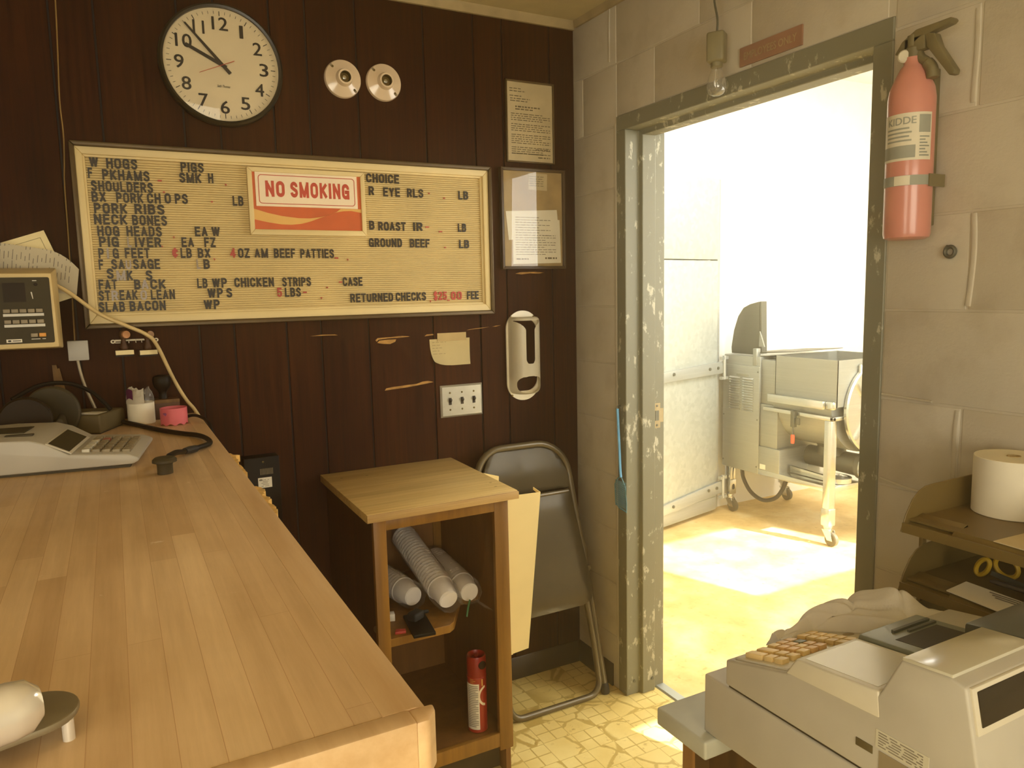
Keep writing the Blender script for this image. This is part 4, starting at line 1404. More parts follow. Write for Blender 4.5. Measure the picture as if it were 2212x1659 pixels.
def scale_head():
    # readout head turned a little; local frame: x right, z up, front face towards -y
    t = thing('scale_readout', 'beige electronic scale readout with dark faceplate at left edge, papers behind it', 'scale', (-1.745, -0.20, 1.1435), (0, 0, 0))
    m = Matrix.Identity(4)
    X0, X1, Z0, Z1 = -1.893, -1.684, 1.369, 1.553
    b = MB()
    # tapered casing: front is slightly smaller than the rear, top and bottom lips slope
    b.hexa([(X0-0.012,-0.150,Z0-0.006),(X1+0.004,-0.150,Z0-0.006),(X1+0.004,-0.150,Z1+0.016),(X0-0.012,-0.150,Z1+0.016),
            (X0,-0.245,Z0+0.002),(X1,-0.245,Z0+0.002),(X1-0.003,-0.245,Z1),(X0,-0.245,Z1)], 0.004)
    b.build('housing', 'cream_plastic', t)
    b = MB(); b.prism(rring(X0+0.008, X1-0.0085, Z0+0.014, Z1-0.010, 0.004), 'Y', -0.2445, -0.2475)
    f = b.build('faceplate', 'panel_dark', t)
    b = MB(); b.box(-1.790, -1.744, -0.2482, -0.2470, 1.484, 1.530)
    b.build('display_window', 'screen_brown', t)
    b = MB(); b.box(-1.87, -1.82, -0.2482, -0.2470, 1.484, 1.530)
    b.build('display_window', 'screen_brown', t)
    for r, (zb, xa) in enumerate(((1.4525, -1.7930), (1.4265, -1.7925))):
        for k in range(5):
            x = xa + 0.0168*k
            b = MB(); b.box(x, x+0.0142, -0.2535, -0.2470, zb+0.0055, zb+0.0145, 0.001)
            b.build('button', 'key_grey', t)
        b = MB(); b.box(xa-0.001, xa+0.0830, -0.2490, -0.2470, zb-0.0030, zb+0.0035)
        b.build('label_strip', 'beige_light', t)
    for x, mt in ((-1.7410, 'key_grey'), (-1.7240, 'key_orange')):
        b = MB(); b.box(x, x+0.0145, -0.2530, -0.2470, 1.3985, 1.4075, 0.001)
        b.build('button', mt, t, label='orange button' if mt == 'key_orange' else None)
    b = MB(); b.box(-1.7925, -1.7605, -0.2484, -0.2470, 1.3865, 1.3945)
    p = b.build('name_plate', 'white_label', t)
    b = MB()
    b.prism([(-1.7860+0.0038*math.cos(2*math.pi*k/14), 1.3905+0.0022*math.sin(2*math.pi*k/14)) for k in range(14)], 'Y', -0.2483, -0.2488)
    b.dashes(-1.780, -1.763, 1.3897, -0.2484, 0.0018, 1.0)
    b.build('print', 'ink', p, smooth=False)
    b = MB(); b.prism([(-1.7335,1.5075),(-1.7305,1.5075),(-1.7292,1.491),(-1.7305,1.491)], 'Y', -0.2472, -0.2480)
    b.dashes(-1.728, -1.719, 1.534, -0.2474, 0.0018, 1.0)
    b.dashes(-1.741, -1.711, 1.3925, -0.2474, 0.0016, 1.0)
    b.build('legend', 'beige_light', t, smooth=False)
    b = MB(); b.lathe([(0.0042,0),(0.0036,0.001),(0,0.001)], (-1.7215, -0.2474, 1.526), (0,-1,0), 16)
    b.build('lamp', 'screen_brown', t)
    b = MB()
    b.cyl((-1.86, -0.195, 1.1435), (-1.86, -0.195, 1.372), 0.016, 20)
    b.lathe([(0.05,0),(0.05,0.006),(0.02,0.010)], (-1.86, -0.195, 1.1435), (0,0,1), 28)
    b.build('post', 'cream_plastic', t)
scale_head()

def loose_papers():
    random.seed(21)
    # a typed sheet in front of a pale booklet, both tucked behind the readout
    b = MB()
    m = Matrix.Translation((-1.76, -0.022, 1.52)) @ Matrix.Rotation(math.radians(-19), 4, 'Y')
    b.box(-0.22, 0.100, -0.0035, 0.0, -0.06, 0.128, m=m)
    o = b.build('booklet', 'paper_note', smooth=False)
    tag(o, 'cream booklet tilted behind the scale readout, rear one of the papers', 'booklet')
    b = MB(); b.box(-0.22, 0.085, -0.0042, -0.0034, 0.112, 0.1128, m=m); b.box(0.0845, 0.0853, -0.0042, -0.0034, -0.05, 0.1128, m=m)
    for k in range(3):
        b.dashes(-0.2, 0.03, 0.10-0.008*k, -0.0035, 0.002, 1, mtx=m)
    b.build('print', 'print', o, smooth=False)
    b = MB()
    m2 = Matrix.Translation((-1.74, -0.060, 1.555)) @ Matrix.Rotation(math.radians(9), 4, 'Y')
    def fn(u, v):
        x, z = -0.16+u*0.265, -0.04+v*0.110
        if u > 0.7:
            z -= (u-0.7)**2*0.45*(v)
        return m2 @ Vector((x, -0.012*math.sin(u*2.5)-0.010*(v**2)+0.006*math.sin(v*5+u*3), z))
    b.grid(fn, 18, 10, 0.0005)
    o = b.build('typed_sheet', 'paper', smooth=True)
    tag(o, 'wrinkled printed sheet standing behind the scale readout in front of the booklet', 'paper')
    b = MB()
    for k in range(22):
        x = -0.11 + 0.0092*k
        for j in range(3):
            z0 = -0.005+0.033*j+random.uniform(0, .01)
            L = random.uniform(0.010, 0.026)
            u, v = (x+0.16)/0.265, (z0+0.04)/0.110
            p = fn(u, v); q = fn(u, min(1, (z0+L+0.04)/0.110))
            d = Vector((0, -0.0012, 0)); e = Vector((0.0016, 0, 0))
            b.poly([p+d, p+d+e, q+d+e, q+d])
    b.build('print', 'print_grey', o, smooth=False)
loose_papers()

# ------------------------------------------------------------------ service counter and what lies on it
CT = 1.143
def counter():
    t = thing('service_counter', 'long butcher block service counter running from the paneling to the front left', 'counter', (-1.75, -0.95, 0))
    b = MB()
    b.box(-2.35, -1.392, -1.862, -0.004, CT-0.05, CT, 0.003)
    b.build('worktop', 'butcher', t)
    b = MB()
    b.prism([(-1.394,CT-0.050),(-1.364,CT-0.050),(-1.355,CT-0.044),(-1.353,CT-0.010),(-1.357,CT-0.003),(-1.366,CT),(-1.394,CT)], 'Y', -1.862, -0.004)
    b.build('front_edging', 'butcher_edge', t)
    b = MB()
    b.box(-2.35, -1.372, -1.884, -1.8615, CT-0.050, CT, 0.002)
    b.prism([(-1.373,-1.884),(-1.362,-1.884),(-1.352,-1.872),(-1.350,-1.8615),(-1.373,-1.8615)], 'Z', CT-0.0495, CT-0.0005, 0.003)
    b.build('end_edging', 'butcher_edge', t)
    rnd = random.Random(8)
    # splinters standing off the front edge where the veneer has broken
    for y0, y1, pr in ((-0.775, -0.655, 0.010), (-0.90, -0.79, 0.007), (-1.06, -0.99, 0.016), (-1.12, -1.075, 0.011), (-1.20, -1.13, 0.008), (-0.70, -0.675, 0.018)):
        n = 9
        pts = [(-1.356, y0)]
        for k in range(n+1):
            pts.append((-1.353 + pr*math.sin(math.pi*(k+0.5)/(n+1))*rnd.uniform(0.45, 1.0), y0+(y1-y0)*k/n))
        pts.append((-1.356, y1))
        b = MB()
        b.prism(pts, 'Z', CT-0.022, CT-0.006-rnd.uniform(0, 0.003))
        b.build('splinter', 'splinter', t, smooth=False)
    b = MB()
    b.box(-2.30, -1.66, -1.80, -0.01, 0.0, CT-0.05)
    b.build('base', 'wood_side', t)
counter()

def adding_machine():
    t = thing('adding_machine', 'beige printing calculator with sloping display on the butcher block counter', 'calculator', (-1.665, -0.590, CT), (0, 0, math.radians(-9)))
    k = dict(local=True)
    b = MB()
    # deep printer housing on the left, thin keyboard wedge to the right
    prof = [(-0.22,0.004),(0.135,0.006),(0.147,0.012),(0.147,0.019),(0.128,0.028),(0.022,0.036),(-0.015,0.060),(-0.045,0.070),(-0.12,0.073),(-0.22,0.070)]
    b.prism(prof, 'Y', -0.112, 0.125, 0.007, 3)
    b.build('housing', 'beige_plastic', t, **k)
    b = MB()
    b.box(-0.218, 0.13, -0.108, 0.12, 0.0, 0.005)
    b.build('base_plate', 'dark_grey', t, **k)
    # display: a dark sloping window in a raised surround
    s = Vector((0.037, 0, -0.024)).normalized()
    mm = Matrix.Translation((0.0035, -0.060, 0.0490))
    b = MB()
    b.hexa([(-0.017,-0.112,0.0595),(0.026,-0.112,0.036),(0.026,0.07,0.036),(-0.017,0.07,0.0595),(-0.017,-0.112,0.0625),(0.028,-0.112,0.0385),(0.028,0.07,0.0385),(-0.017,0.07,0.0625)], 0.001)
    sur = b.build('display_surround', 'beige_light', t, **k)
    b = MB()
    b.hexa([(-0.013,-0.106,0.0595),(0.022,-0.106,0.0405),(0.022,0.064,0.0405),(-0.013,0.064,0.0595),(-0.013,-0.106,0.0612),(0.0225,-0.106,0.0418),(0.0225,0.064,0.0418),(-0.013,0.064,0.0612)])
    b.build('display_window', 'panel_dark', sur, **k)
    rnd = random.Random(4)
    for i in range(5):
        for j in range(7):
            x, y = 0.040+0.0185*i, -0.088+0.0235*j
            z = 0.0355-0.0085*(x-0.022)/0.1
            mat = 'key_grey'
            if (i, j) == (1, 5):
                mat = 'key_pink'
            if i == 0 and j < 5:
                mat = 'beige_light'
            b = MB(); b.box(x, x+0.0148, y, y+0.0185, z-0.004, z+0.0065, 0.0018)
            b.build('key', mat, t, **k)
    b = MB()
    b.box(-0.19, -0.075, -0.02, 0.06, 0.0720, 0.0738)
    b.box(-0.10, -0.05, -0.058, -0.045, 0.0712, 0.0745, 0.001)
    b.build('paper_slot', 'dark_grey', t, **k)
    b = MB(); b.box(-0.20, -0.150, -0.10, -0.05, 0.0715, 0.0735); b.hexa([(-0.158,-0.105,0.0735),(-0.135,-0.10,0.0735),(-0.135,-0.085,0.0735),(-0.158,-0.088,0.0735),(-0.155,-0.10,0.079),(-0.138,-0.097,0.081),(-0.138,-0.09,0.080),(-0.155,-0.092,0.079)])
    b.build('torn_sticker', 'paper_note', t, smooth=False, **k)
adding_machine()

def grey_modem():
    t = thing('grey_box', 'olive grey plastic box with torn white sticker behind the calculator keys', 'box', (-1.655, -0.170, CT), (0, 0, math.radians(68)))
    k = dict(local=True)
    b = MB()
    b.prism([(-0.060,0.002),(0.092,0.002),(0.098,0.010),(0.098,0.042),(0.090,0.048),(-0.060,0.050)], 'Y', -0.072, 0.045, 0.006, 3)
    b.build('housing', 'olive_grey', t, **k)
    b = MB(); b.box(-0.055, 0.09, -0.068, 0.04, 0.0, 0.003)
    b.build('base', 'rubber', t, **k)
    b = MB(); b.hexa([(-0.045,-0.060,0.0490),(0.005,-0.063,0.0485),(0.010,-0.025,0.0485),(-0.035,-0.015,0.0490),(-0.045,-0.060,0.0502),(0.005,-0.063,0.0498),(0.010,-0.025,0.0498),(-0.035,-0.015,0.0540)])
    b.build('torn_sticker', 'white_label', t, smooth=False, **k)
grey_modem()

def tape_dispenser():
    t = thing('tape_dispenser', 'dark desk tape dispenser with big reel at counter back left', 'tape dispenser', (-1.785, -0.285, CT))
    b = MB()
    b.prism([(-1.88,CT),(-1.690,CT),(-1.680,CT+0.020),(-1.686,CT+0.058),(-1.696,CT+0.062),(-1.706,CT+0.048),(-1.72,CT+0.042),(-1.74,CT+0.048),(-1.80,CT+0.062),(-1.88,CT+0.066)], 'Y', -0.335, -0.245, 0.004)
    b.build('body', 'dark_grey', t)
    b = MB()
    b.lathe([(0.020, 0), (0.052, 0.0), (0.056, 0.004), (0.056, 0.022), (0.052, 0.026), (0.020, 0.026)], (-1.762, -0.345, CT+0.062), (0, 1, 0), 40)
    b.build('reel', 'screen_brown', t)
    b = MB()
    b.lathe([(0.03, 0), (0.060, 0.0), (0.064, 0.004), (0.064, 0.012), (0.058, 0.016), (0.03, 0.016)], (-1.715, -0.238, CT+0.0655), (0.25, 1, 0.0), 40)
    b.build('reel', 'dark_grey', t)
tape_dispenser()

b = MB()
b.tube(bez([(-1.80,-0.20,CT+0.10),(-1.74,-0.17,CT+0.128),(-1.68,-0.16,CT+0.128),(-1.63,-0.17,CT+0.105),(-1.60,-0.19,CT+0.075),(-1.585,-0.20,CT+0.055)]), 0.0055, 8)
tag(b.build('black_cable', 'satin_black'), 'black cable looping over the grey box at the counter back', 'cable')

def cord():
    t = thing('cable', 'black cord lying on the butcher block ending in a round connector', 'cord', (-1.47, -0.6, CT))
    b = MB()
    P = [(-1.560,-0.135,CT+0.010),(-1.534,-0.165,CT+0.006),(-1.475,-0.313,CT+0.006),(-1.43,-0.40,CT+0.006),(-1.400,-0.455,CT+0.007),(-1.386,-0.52,CT+0.008),(-1.386,-0.585,CT+0.008),(-1.412,-0.628,CT+0.009),(-1.442,-0.660,CT+0.010),(-1.452,-0.700,CT+0.016),(-1.468,-0.752,CT+0.026),(-1.484,-0.795,CT+0.0285)]
    b.tube(bez(P, 7), 0.0058, 10)
    b.build('sheath', 'satin_black', t)
    b = MB()
    b.lathe([(0.0, 0.0), (0.0145, 0.0), (0.0145, 0.018), (0.016, 0.021), (0.0225, 0.023), (0.0225, 0.028), (0.018, 0.032), (0.0, 0.0325)], (-1.494, -0.822, CT+0.0003), (0, 0, 1), 28)
    b.build('connector', 'dark_grey', t)
    b = MB()
    b.tube([(-1.42,-0.64,CT+0.0095),(-1.434,-0.653,CT+0.010),(-1.4475,-0.685,CT+0.014)], [0.0075, 0.0085, 0.007], 10)
    b.build('strain_relief', 'rubber', t)
cord()

b = MB()
b.tube(bez([(-1.405,-0.165,CT+0.012),(-1.385,-0.170,CT+0.016),(-1.368,-0.20,CT+0.014),(-1.352,-0.235,CT+0.002),(-1.3455,-0.255,CT-0.03),(-1.345,-0.262,CT-0.08)]), 0.0042, 8)
tag(b.build('thin_cord', 'satin_black'), 'thin dark cord draped over the counter edge behind the pink roll', 'cord')

def paper_roll():
    t = thing('paper_roll', 'white paper roll with torn plastic wrapper beside the pink roll', 'paper roll', (-1.512, -0.120, CT))
    b = MB()
    b.lathe([(0.009, 0.0), (0.0335, 0.0), (0.0345, 0.001), (0.0345, 0.0575), (0.0335, 0.0585), (0.009, 0.0585), (0.009, 0.0)], (-1.512, -0.120, CT), (0,0,1), 40, False)
    b.build('paper', 'paper', t)
    rnd = random.Random(3)
    def crumple(u0, u1, z1, mat, seed, name):
        rnd = random.Random(seed)
        b = MB()
        offs = [[rnd.uniform(-1, 1) for _ in range(20)] for _ in range(20)]
        def fn(u, v):
            a = u0 + (u1-u0)*u
            i, j = int(u*12), int(v*8)
            r = 0.0352 + 0.003*offs[i][j]*v - 0.012*v*v*abs(math.sin(a*1.3))
            return (-1.512 + r*math.cos(a), -0.120 + r*math.sin(a), CT+0.057 + (z1-0.057)*v + 0.006*offs[j][i]*v)
        b.grid(fn, 12, 8, 0.0003)
        return b.build(name, mat, t, ang=20)
    w1 = crumple(math.radians(165), math.radians(285), 0.102, 'white_label', 2, 'wrapper')
    b = MB()
    for a0, a1, z0, z1 in ((math.radians(205), math.radians(240), 0.068, 0.094),):
        b.grid(lambda u, v: (-1.512+0.0372*math.cos(a0+(a1-a0)*u), -0.120+0.0372*math.sin(a0+(a1-a0)*u), CT+z0+(z1-z0)*v + 0.006*math.sin(u*3)), 6, 6, 0.0003)
    b.build('printed_patch', 'purple', w1)
    crumple(math.radians(288), math.radians(372), 0.098, 'wrap', 5, 'clear_wrapper')
paper_roll()

def pink_roll():
    b = MB()
    ro, ri, h = 0.0345, 0.0315, 0.046
    n = 64
    c = Vector((-1.4345, -0.192, CT))
    rings = []
    for r, top in ((ro, 1), (ro, 0), (ri, 0), (ri, 1)):
        ring = []
        for k in range(n):
            a = 2*math.pi*k/n
            z = h if top else 0.0025*(1+math.sin(a*9))
            ring.append(b.bm.verts.new(c + Vector((r*math.cos(a), r*math.sin(a), z))))
        rings.append(ring)
    for i in range(4):
        A, B = rings[i], rings[(i+1) % 4]
        for k in range(n):
            b.bm.faces.new([A[k], A[(k+1) % n], B[(k+1) % n], B[k]])
    t = b.build('label_roll', 'pink')
    tag(t, 'open pink label roll at counter corner by the cream cable', 'label roll')
    b = MB()
    b.prism([(-1.4630,CT+0.034),(-1.4560,CT+0.036),(-1.4530,CT+0.032),(-1.4570,CT+0.027)], 'Y', -0.2205, -0.2125)
    b.build('ink_smudge', 'purple', t, smooth=False)
pink_roll()

def knob_stamp():
    t = thing('round_knob_stamp', 'black round-handled stamp standing on a wooden block behind the rolls', 'stamp', (-1.449, -0.055, CT))
    b = MB(); b.box(-1.486, -1.410, -0.085, -0.025, CT, CT+0.056, 0.002)
    b.build('block', 'wood_side', t)
    b = MB(); b.box(-1.486, -1.410, -0.086, -0.084, CT+0.046, CT+0.056, 0.0005)
    b.build('edge_band', 'wood_stick', t)
    b = MB(); b.lathe([(0.012,0.056),(0.011,0.066),(0.010,0.072),(0.013,0.080),(0.021,0.090),(0.0245,0.102),(0.0245,0.114),(0.021,0.121),(0.012,0.124),(0,0.124)], (-1.451,-0.055,CT), (0,0,1), 32)
    b.build('handle', 'satin_black', t)
knob_stamp()

def shiny_fixture():
    t = thing('metal_fixture', 'shiny pearl barrel over a round-ended grey plate, nearest thing on the counter', 'fixture', (-1.66, -1.745, CT))
    d = Vector((0.95, 0.30, 0.0)).normalized()
    e = Vector((-0.30, 0.95, 0.0)).normalized()
    # grey tongue with a rounded end, carried on two posts
    c = Vector((-1.642, -1.752, 0))
    pts = []
    for k in range(17):
        a = math.radians(-90+180*k/16)
        q = c + d*0.032*math.cos(a) + e*0.033*math.sin(a)
        pts.append((q.x, q.y))
    for sgn in (1, -1):
        q = c - d*0.15 + e*0.033*sgn
        pts.append((q.x, q.y))
    b = MB(); b.prism(pts, 'Z', CT+0.016, CT+0.022, 0.0018)
    b.build('base_plate', 'plate_grey', t)
    b = MB()
    o = Vector((-1.652, -1.790, CT+0.044)) - d*0.16
    b.lathe([(0.0, 0.0), (0.019, 0.002), (0.0215, 0.012), (0.0215, 0.160), (0.0195, 0.172), (0.012, 0.180), (0.0, 0.182)], o, d, 40)
    b.build('barrel', 'pearl', t)
    for q in (c + d*0.018 - e*0.022, c - d*0.10):
        b = MB()
        b.cyl((q.x, q.y, CT), (q.x, q.y, CT+0.017), 0.0045, 16)
        b.build('post', 'pearl', t)
shiny_fixture()

# ------------------------------------------------------------------ open wooden cabinet
def cabinet():
    x0, x1, yf, zt = -0.985, -0.577, -0.51, 0.878
    t = thing('wooden_cabinet', 'open-front golden wood cabinet with pale worn top against the paneling', 'cabinet', ((x0+x1)/2, -0.26, 0))
    b = MB(); b.hexa([(-1.008,-0.528,zt),(-0.548,-0.520,zt),(-0.538,-0.004,zt),(-1.003,-0.004,zt),(-1.008,-0.528,zt+0.024),(-0.548,-0.520,zt+0.024),(-0.538,-0.004,zt+0.024),(-1.003,-0.004,zt+0.024)], 0.002)
    b.build('top', 'wood_pale', t)
    b = MB(); b.box(-1.0075, -0.549, -0.5305, -0.5235, zt+0.0005, zt+0.0225, 0.0015)
    b.build('front_edging', 'wood_edge', t)
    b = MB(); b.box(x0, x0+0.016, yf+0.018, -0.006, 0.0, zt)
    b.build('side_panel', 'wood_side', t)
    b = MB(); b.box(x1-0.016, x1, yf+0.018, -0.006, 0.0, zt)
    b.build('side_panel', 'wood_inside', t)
    b = MB(); b.box(x0+0.016, x1-0.016, -0.016, -0.006, 0.10, zt)
    b.build('back_panel', 'wood_inside', t)
    b = MB(); b.box(x0-0.001, x0+0.035, yf, yf+0.018, 0.095, zt, 0.0012)
    b.build('stile', 'wood_frame', t)
    b = MB(); b.box(x1-0.044, x1+0.001, yf, yf+0.018, 0.095, zt, 0.0012)
    b.build('stile', 'wood_frame', t)
    b = MB(); b.box(x0+0.035, x1-0.044, yf+0.001, yf+0.017, 0.845, zt, 0.001)
    b.build('rail', 'wood_frame', t)
    b = MB(); b.box(x0+0.035, x1-0.044, yf+0.001, yf+0.017, 0.108, 0.152, 0.001)
    b.build('rail', 'wood_frame', t)
    b = MB(); b.box(x0+0.016, x1-0.016, yf+0.017, -0.016, 0.134, 0.150)
    b.build('bottom_panel', 'wood_inside', t)
    b = MB(); b.prism([(x0+0.016,yf+0.020),(-0.765,yf+0.020),(-0.745,yf+0.035),(-0.66,-0.33),(x1-0.016,-0.32),(x1-0.016,-0.016),(x0+0.016,-0.016)], 'Z', 0.500, 0.524, 0.001, 1)
    b.build('shelf', 'wood_frame', t)
    b = MB(); b.box(x0+0.02, x1-0.005, -0.445, -0.430, 0.0, 0.134)
    b.build('toe_kick', 'toe', t)
    b = MB(); b.box(x1-0.045, x1-0.0165, -0.022, -0.0155, 0.46, 0.845)
    b.build('corner_batten', 'wood_frame', t)
    # ring of old staining on the back panel, two nail marks in the top
    b = MB()
    P = [(-0.700+0.052*math.cos(a)*0.9, -0.0166, 0.765+0.075*math.sin(a)) for a in [math.radians(160+18*k) for k in range(13)]]
    b.tube(P, 0.0045, 6, flat=(1, 0.12))
    b.build('ring_stain', 'toe', t)
    for x, y in ((-0.955,-0.09),(-0.875,-0.10),(-0.585,-0.45),(-0.578,-0.40)):
        b = MB(); b.box(x-0.004, x+0.004, y-0.0012, y+0.0012, zt+0.0238, zt+0.0243)
        b.build('nail_mark', 'desk_wood', t, smooth=False)
    b = MB(); b.lathe([(0.011,0),(0.0105,0.0006),(0,0.0006)], (x0-0.001, yf+0.014, 0.565), (-1,-0.6,0), 14)
    b.build('knot', 'desk_wood', t)
cabinet()

def cup_sleeve(a, c, r, label, seed, tail=False):
    t = thing('cup_sleeve', label, 'cups', a, group='foam cup sleeves on the cabinet shelf')
    A, C_ = Vector(a), Vector(c)
    d = (C_-A)
    L = d.length
    prof = [(0, 0)]
    rnd = random.Random(seed)
    n = int(L/0.020)
    # nested foam cups: each lip stands a little proud of the cup before it
    prof = [(0.0, 0.0), (r*0.72, 0.0), (r*0.76, 0.003), (r*0.96, 0.062)]
    zz = 0.062
    while zz < L-0.004:
        prof += [(r*1.05, zz+0.001), (r*1.05, zz+0.0045), (r*0.90, zz+0.006)]
        zz += 0.0155
    prof += [(r*1.0, L), (0, L)]
    b = MB(); b.lathe(prof, A, d, 30)
    b.build('cups', 'foam', t, ang=30)
    x, y = frame_for(d.normalized())
    b = MB()
    off = [[rnd.uniform(-1, 1) for _ in range(40)] for _ in range(40)]
    def fn(u, v):
        ang = 2*math.pi*u
        s = -0.018 + (L+0.03)*v
        k = 1.0
        if v < 0.06:
            k = 0.80 + 0.2*v/0.06
        rr = (r*1.08 + 0.0028*off[int(u*23.99)][int(v*13.99)])*k
        return A + d.normalized()*s + rr*(x*math.cos(ang)+y*math.sin(ang))
    b.grid(fn, 24, 14)
    bmesh.ops.remove_doubles(b.bm, verts=b.bm.verts, dist=0.0004)
    w = b.build('plastic_sleeve', 'wrap', t, ang=25)
    if tail:
        b = MB()
        o2 = [[rnd.uniform(-1, 1) for _ in range(12)] for _ in range(12)]
        p0 = A + Vector((0.000, -0.028, -0.008))
        def fn2(u, v):
            w_ = 0.010 + 0.022*v + 0.004*o2[int(u*7.9)][int(v*7.9)]
            return p0 + Vector((0.040*v + w_*(u-0.5)*1.2, -0.026*v + 0.007*o2[int(v*7.9)][int(u*7.9)], -0.035*v - w_*(u-0.5)*0.6))
        b.grid(fn2, 8, 8)
        b.build('twisted_end', 'wrap', t, ang=15)
        b = MB(); b.tube([p0+Vector((-0.012,0,-0.004)), p0+Vector((-0.024,-0.012,-0.022)), p0+Vector((-0.032,-0.018,-0.046))], [0.003,0.0036,0.003], 8)
        b.build('green_tie', 'green', t)
    return t
cup_sleeve((-0.742,-0.430,0.5750), (-0.745,-0.060,0.664), 0.0400, 'topmost clear sleeve of white foam cups on the cabinet shelf, end facing out', 1)
cup_sleeve((-0.657,-0.395,0.5665), (-0.640,-0.075,0.5700), 0.0390, 'knotted sleeve of foam cups on the right side of the cabinet shelf', 2, True)
cup_sleeve((-0.818,-0.335,0.5665), (-0.860,-0.065,0.5670), 0.0390, 'lowest sleeve of foam cups lying slanted on the left of the cabinet shelf', 3)

def dark_plate():
    b = MB()
    m = Matrix.Translation((-0.848, -0.452, 0.5245)) @ Matrix.Rotation(math.radians(-8), 4, 'Z')
    b.box(-0.030, 0.034, -0.075, 0.070, 0.0, 0.010, 0.002, m=m)
    tag(b.build('dark_tablet', 'satin_black'), 'flat dark plate on the cabinet shelf with its corner over the edge', 'plate')
    b = MB()
    m = Matrix.Translation((-0.845, -0.425, 0.535)) @ Matrix.Rotation(math.radians(30), 4, 'Z')
    b.box(-0.022, 0.022, -0.016, 0.016, 0.0, 0.024, 0.005, 3, m=m)
    b.cyl(m @ Vector((0.02,0,0.012)), m @ Vector((0.045,-0.01,0.010)), 0.0055, 10)
    tag(b.build('black_adapter', 'rubber'), 'small black adapter resting on the dark plate in the cabinet', 'adapter')
    b = MB()
    b.prism([(-0.925,-0.470),(-0.895,-0.478),(-0.890,-0.460),(-0.915,-0.450)], 'Z', 0.5245, 0.532, 0.001)
    tag(b.build('red_scrap', 'letter_red'), 'small red scrap on the left of the cabinet shelf', 'scrap')
    b = MB()
    b.prism([(-0.935,-0.37),(-0.895,-0.385),(-0.890,-0.360),(-0.93,-0.35)], 'Z', 0.5245, 0.546, 0.001)
    tag(b.build('paper_box', 'white_label'), 'little white carton at the back left of the cabinet shelf', 'carton')
    t = thing('black_bottle', 'small dark bottle standing behind the dark plate on the shelf', 'bottle', (-0.915, -0.30, 0.5242))
    b = MB()
    b.lathe([(0.0,0),(0.017,0),(0.018,0.003),(0.018,0.040),(0.010,0.050),(0.009,0.060),(0,0.060)], (-0.915,-0.30,0.5242), (0,0,1), 20)
    b.build('body', 'rubber', t)
    b = MB(); b.lathe([(0.0105,0.052),(0.0105,0.068),(0,0.068)], (-0.915,-0.30,0.5242), (0,0,1), 20)
    b.build('cap', 'chrome', t)
dark_plate()

def spray_can():
    x, y, z = -0.6655, -0.448, 0.1505
    R = 0.0305
    t = thing('spray_can', 'red aerosol spray can with white label standing in cabinet bottom', 'spray can', (x, y, z))
    b = MB()
    b.lathe([(0,0),(R-0.003,0),(R,0.003),(R,0.006),(R-0.0008,0.008),(R-0.0008,0.172),(R,0.175),(R-0.004,0.182),(0,0.184)], (x,y,z), (0,0,1), 48)
    b.build('body', 'red_can', t)
    b = MB()
    b.lathe([(R-0.0012,0.176),(R-0.001,0.236),(R-0.003,0.241),(R-0.005,0.236),(R-0.006,0.222),(0.008,0.222),(0.006,0.236),(0,0.236)], (x,y,z), (0,0,1), 48)
    cap = b.build('cap', 'red_cap', t)
    b = MB(); b.lathe([(0.0125,0),(0.0125,0.0035),(0.010,0.005),(0,0.005)], (x+0.006,y-R+0.0035,z+0.216), (0.15,-1,0.1), 24)
    b.build('finger_notch', 'screen_brown', cap)
    vd = math.atan2(-2.42+0.45, -1.56+0.66)      # towards the shop side
    def wrap(a0, a1, z0, z1, mat, name, parent, d=0.0003, n=14):
        b = MB()
        b.grid(lambda u, v: (x+(R-0.0008+d)*math.cos(a0+(a1-a0)*u), y+(R-0.0008+d)*math.sin(a0+(a1-a0)*u), z+z0+(z1-z0)*v), n, 1)
        return b.build(name, mat, parent)
    lab = wrap(vd-1.35, vd+0.22, 0.012, 0.158, 'white_label', 'label', t)
    b = MB()
    for k in range(24):
        z0 = 0.150-0.0056*k
        a0, a1 = vd-1.0, vd+0.22-0.12-(0.25 if k % 4 == 3 else 0)
        b.grid(lambda u, v: (x+(R+0.0001)*math.cos(a0+(a1-a0)*u), y+(R+0.0001)*math.sin(a0+(a1-a0)*u), z+z0+0.0022*v), 8, 1)
    b.build('print', 'print_grey', lab)
    b = MB()
    for k in range(30):
        a = math.radians(95+170*k/29)
        a2 = math.radians(95+170*(k+1)/29) if k < 29 else a
        if k < 29:
            for q in (0,):
                pts = []
                for (ag, rr) in ((a,0.026),(a2,0.026),(a2,0.020),(a,0.020)):
                    ha = vd+0.95 + rr*math.cos(ag)/R
                    pts.append((x+R*math.cos(ha), y+R*math.sin(ha), z+0.118+1.25*rr*math.sin(ag)))
                b.poly(pts)
    b.build('crescent_mark', 'sign_white', t)
    wrap(vd+0.50, vd+0.64, 0.150, 0.172, 'sign_tan', 'mark', t)
    for k in range(3):
        wrap(vd-0.75, vd-0.35+0.2*(k % 2), 0.162+0.005*k, 0.1635+0.005*k, 'sign_tan', 'small_print', t)
spray_can()

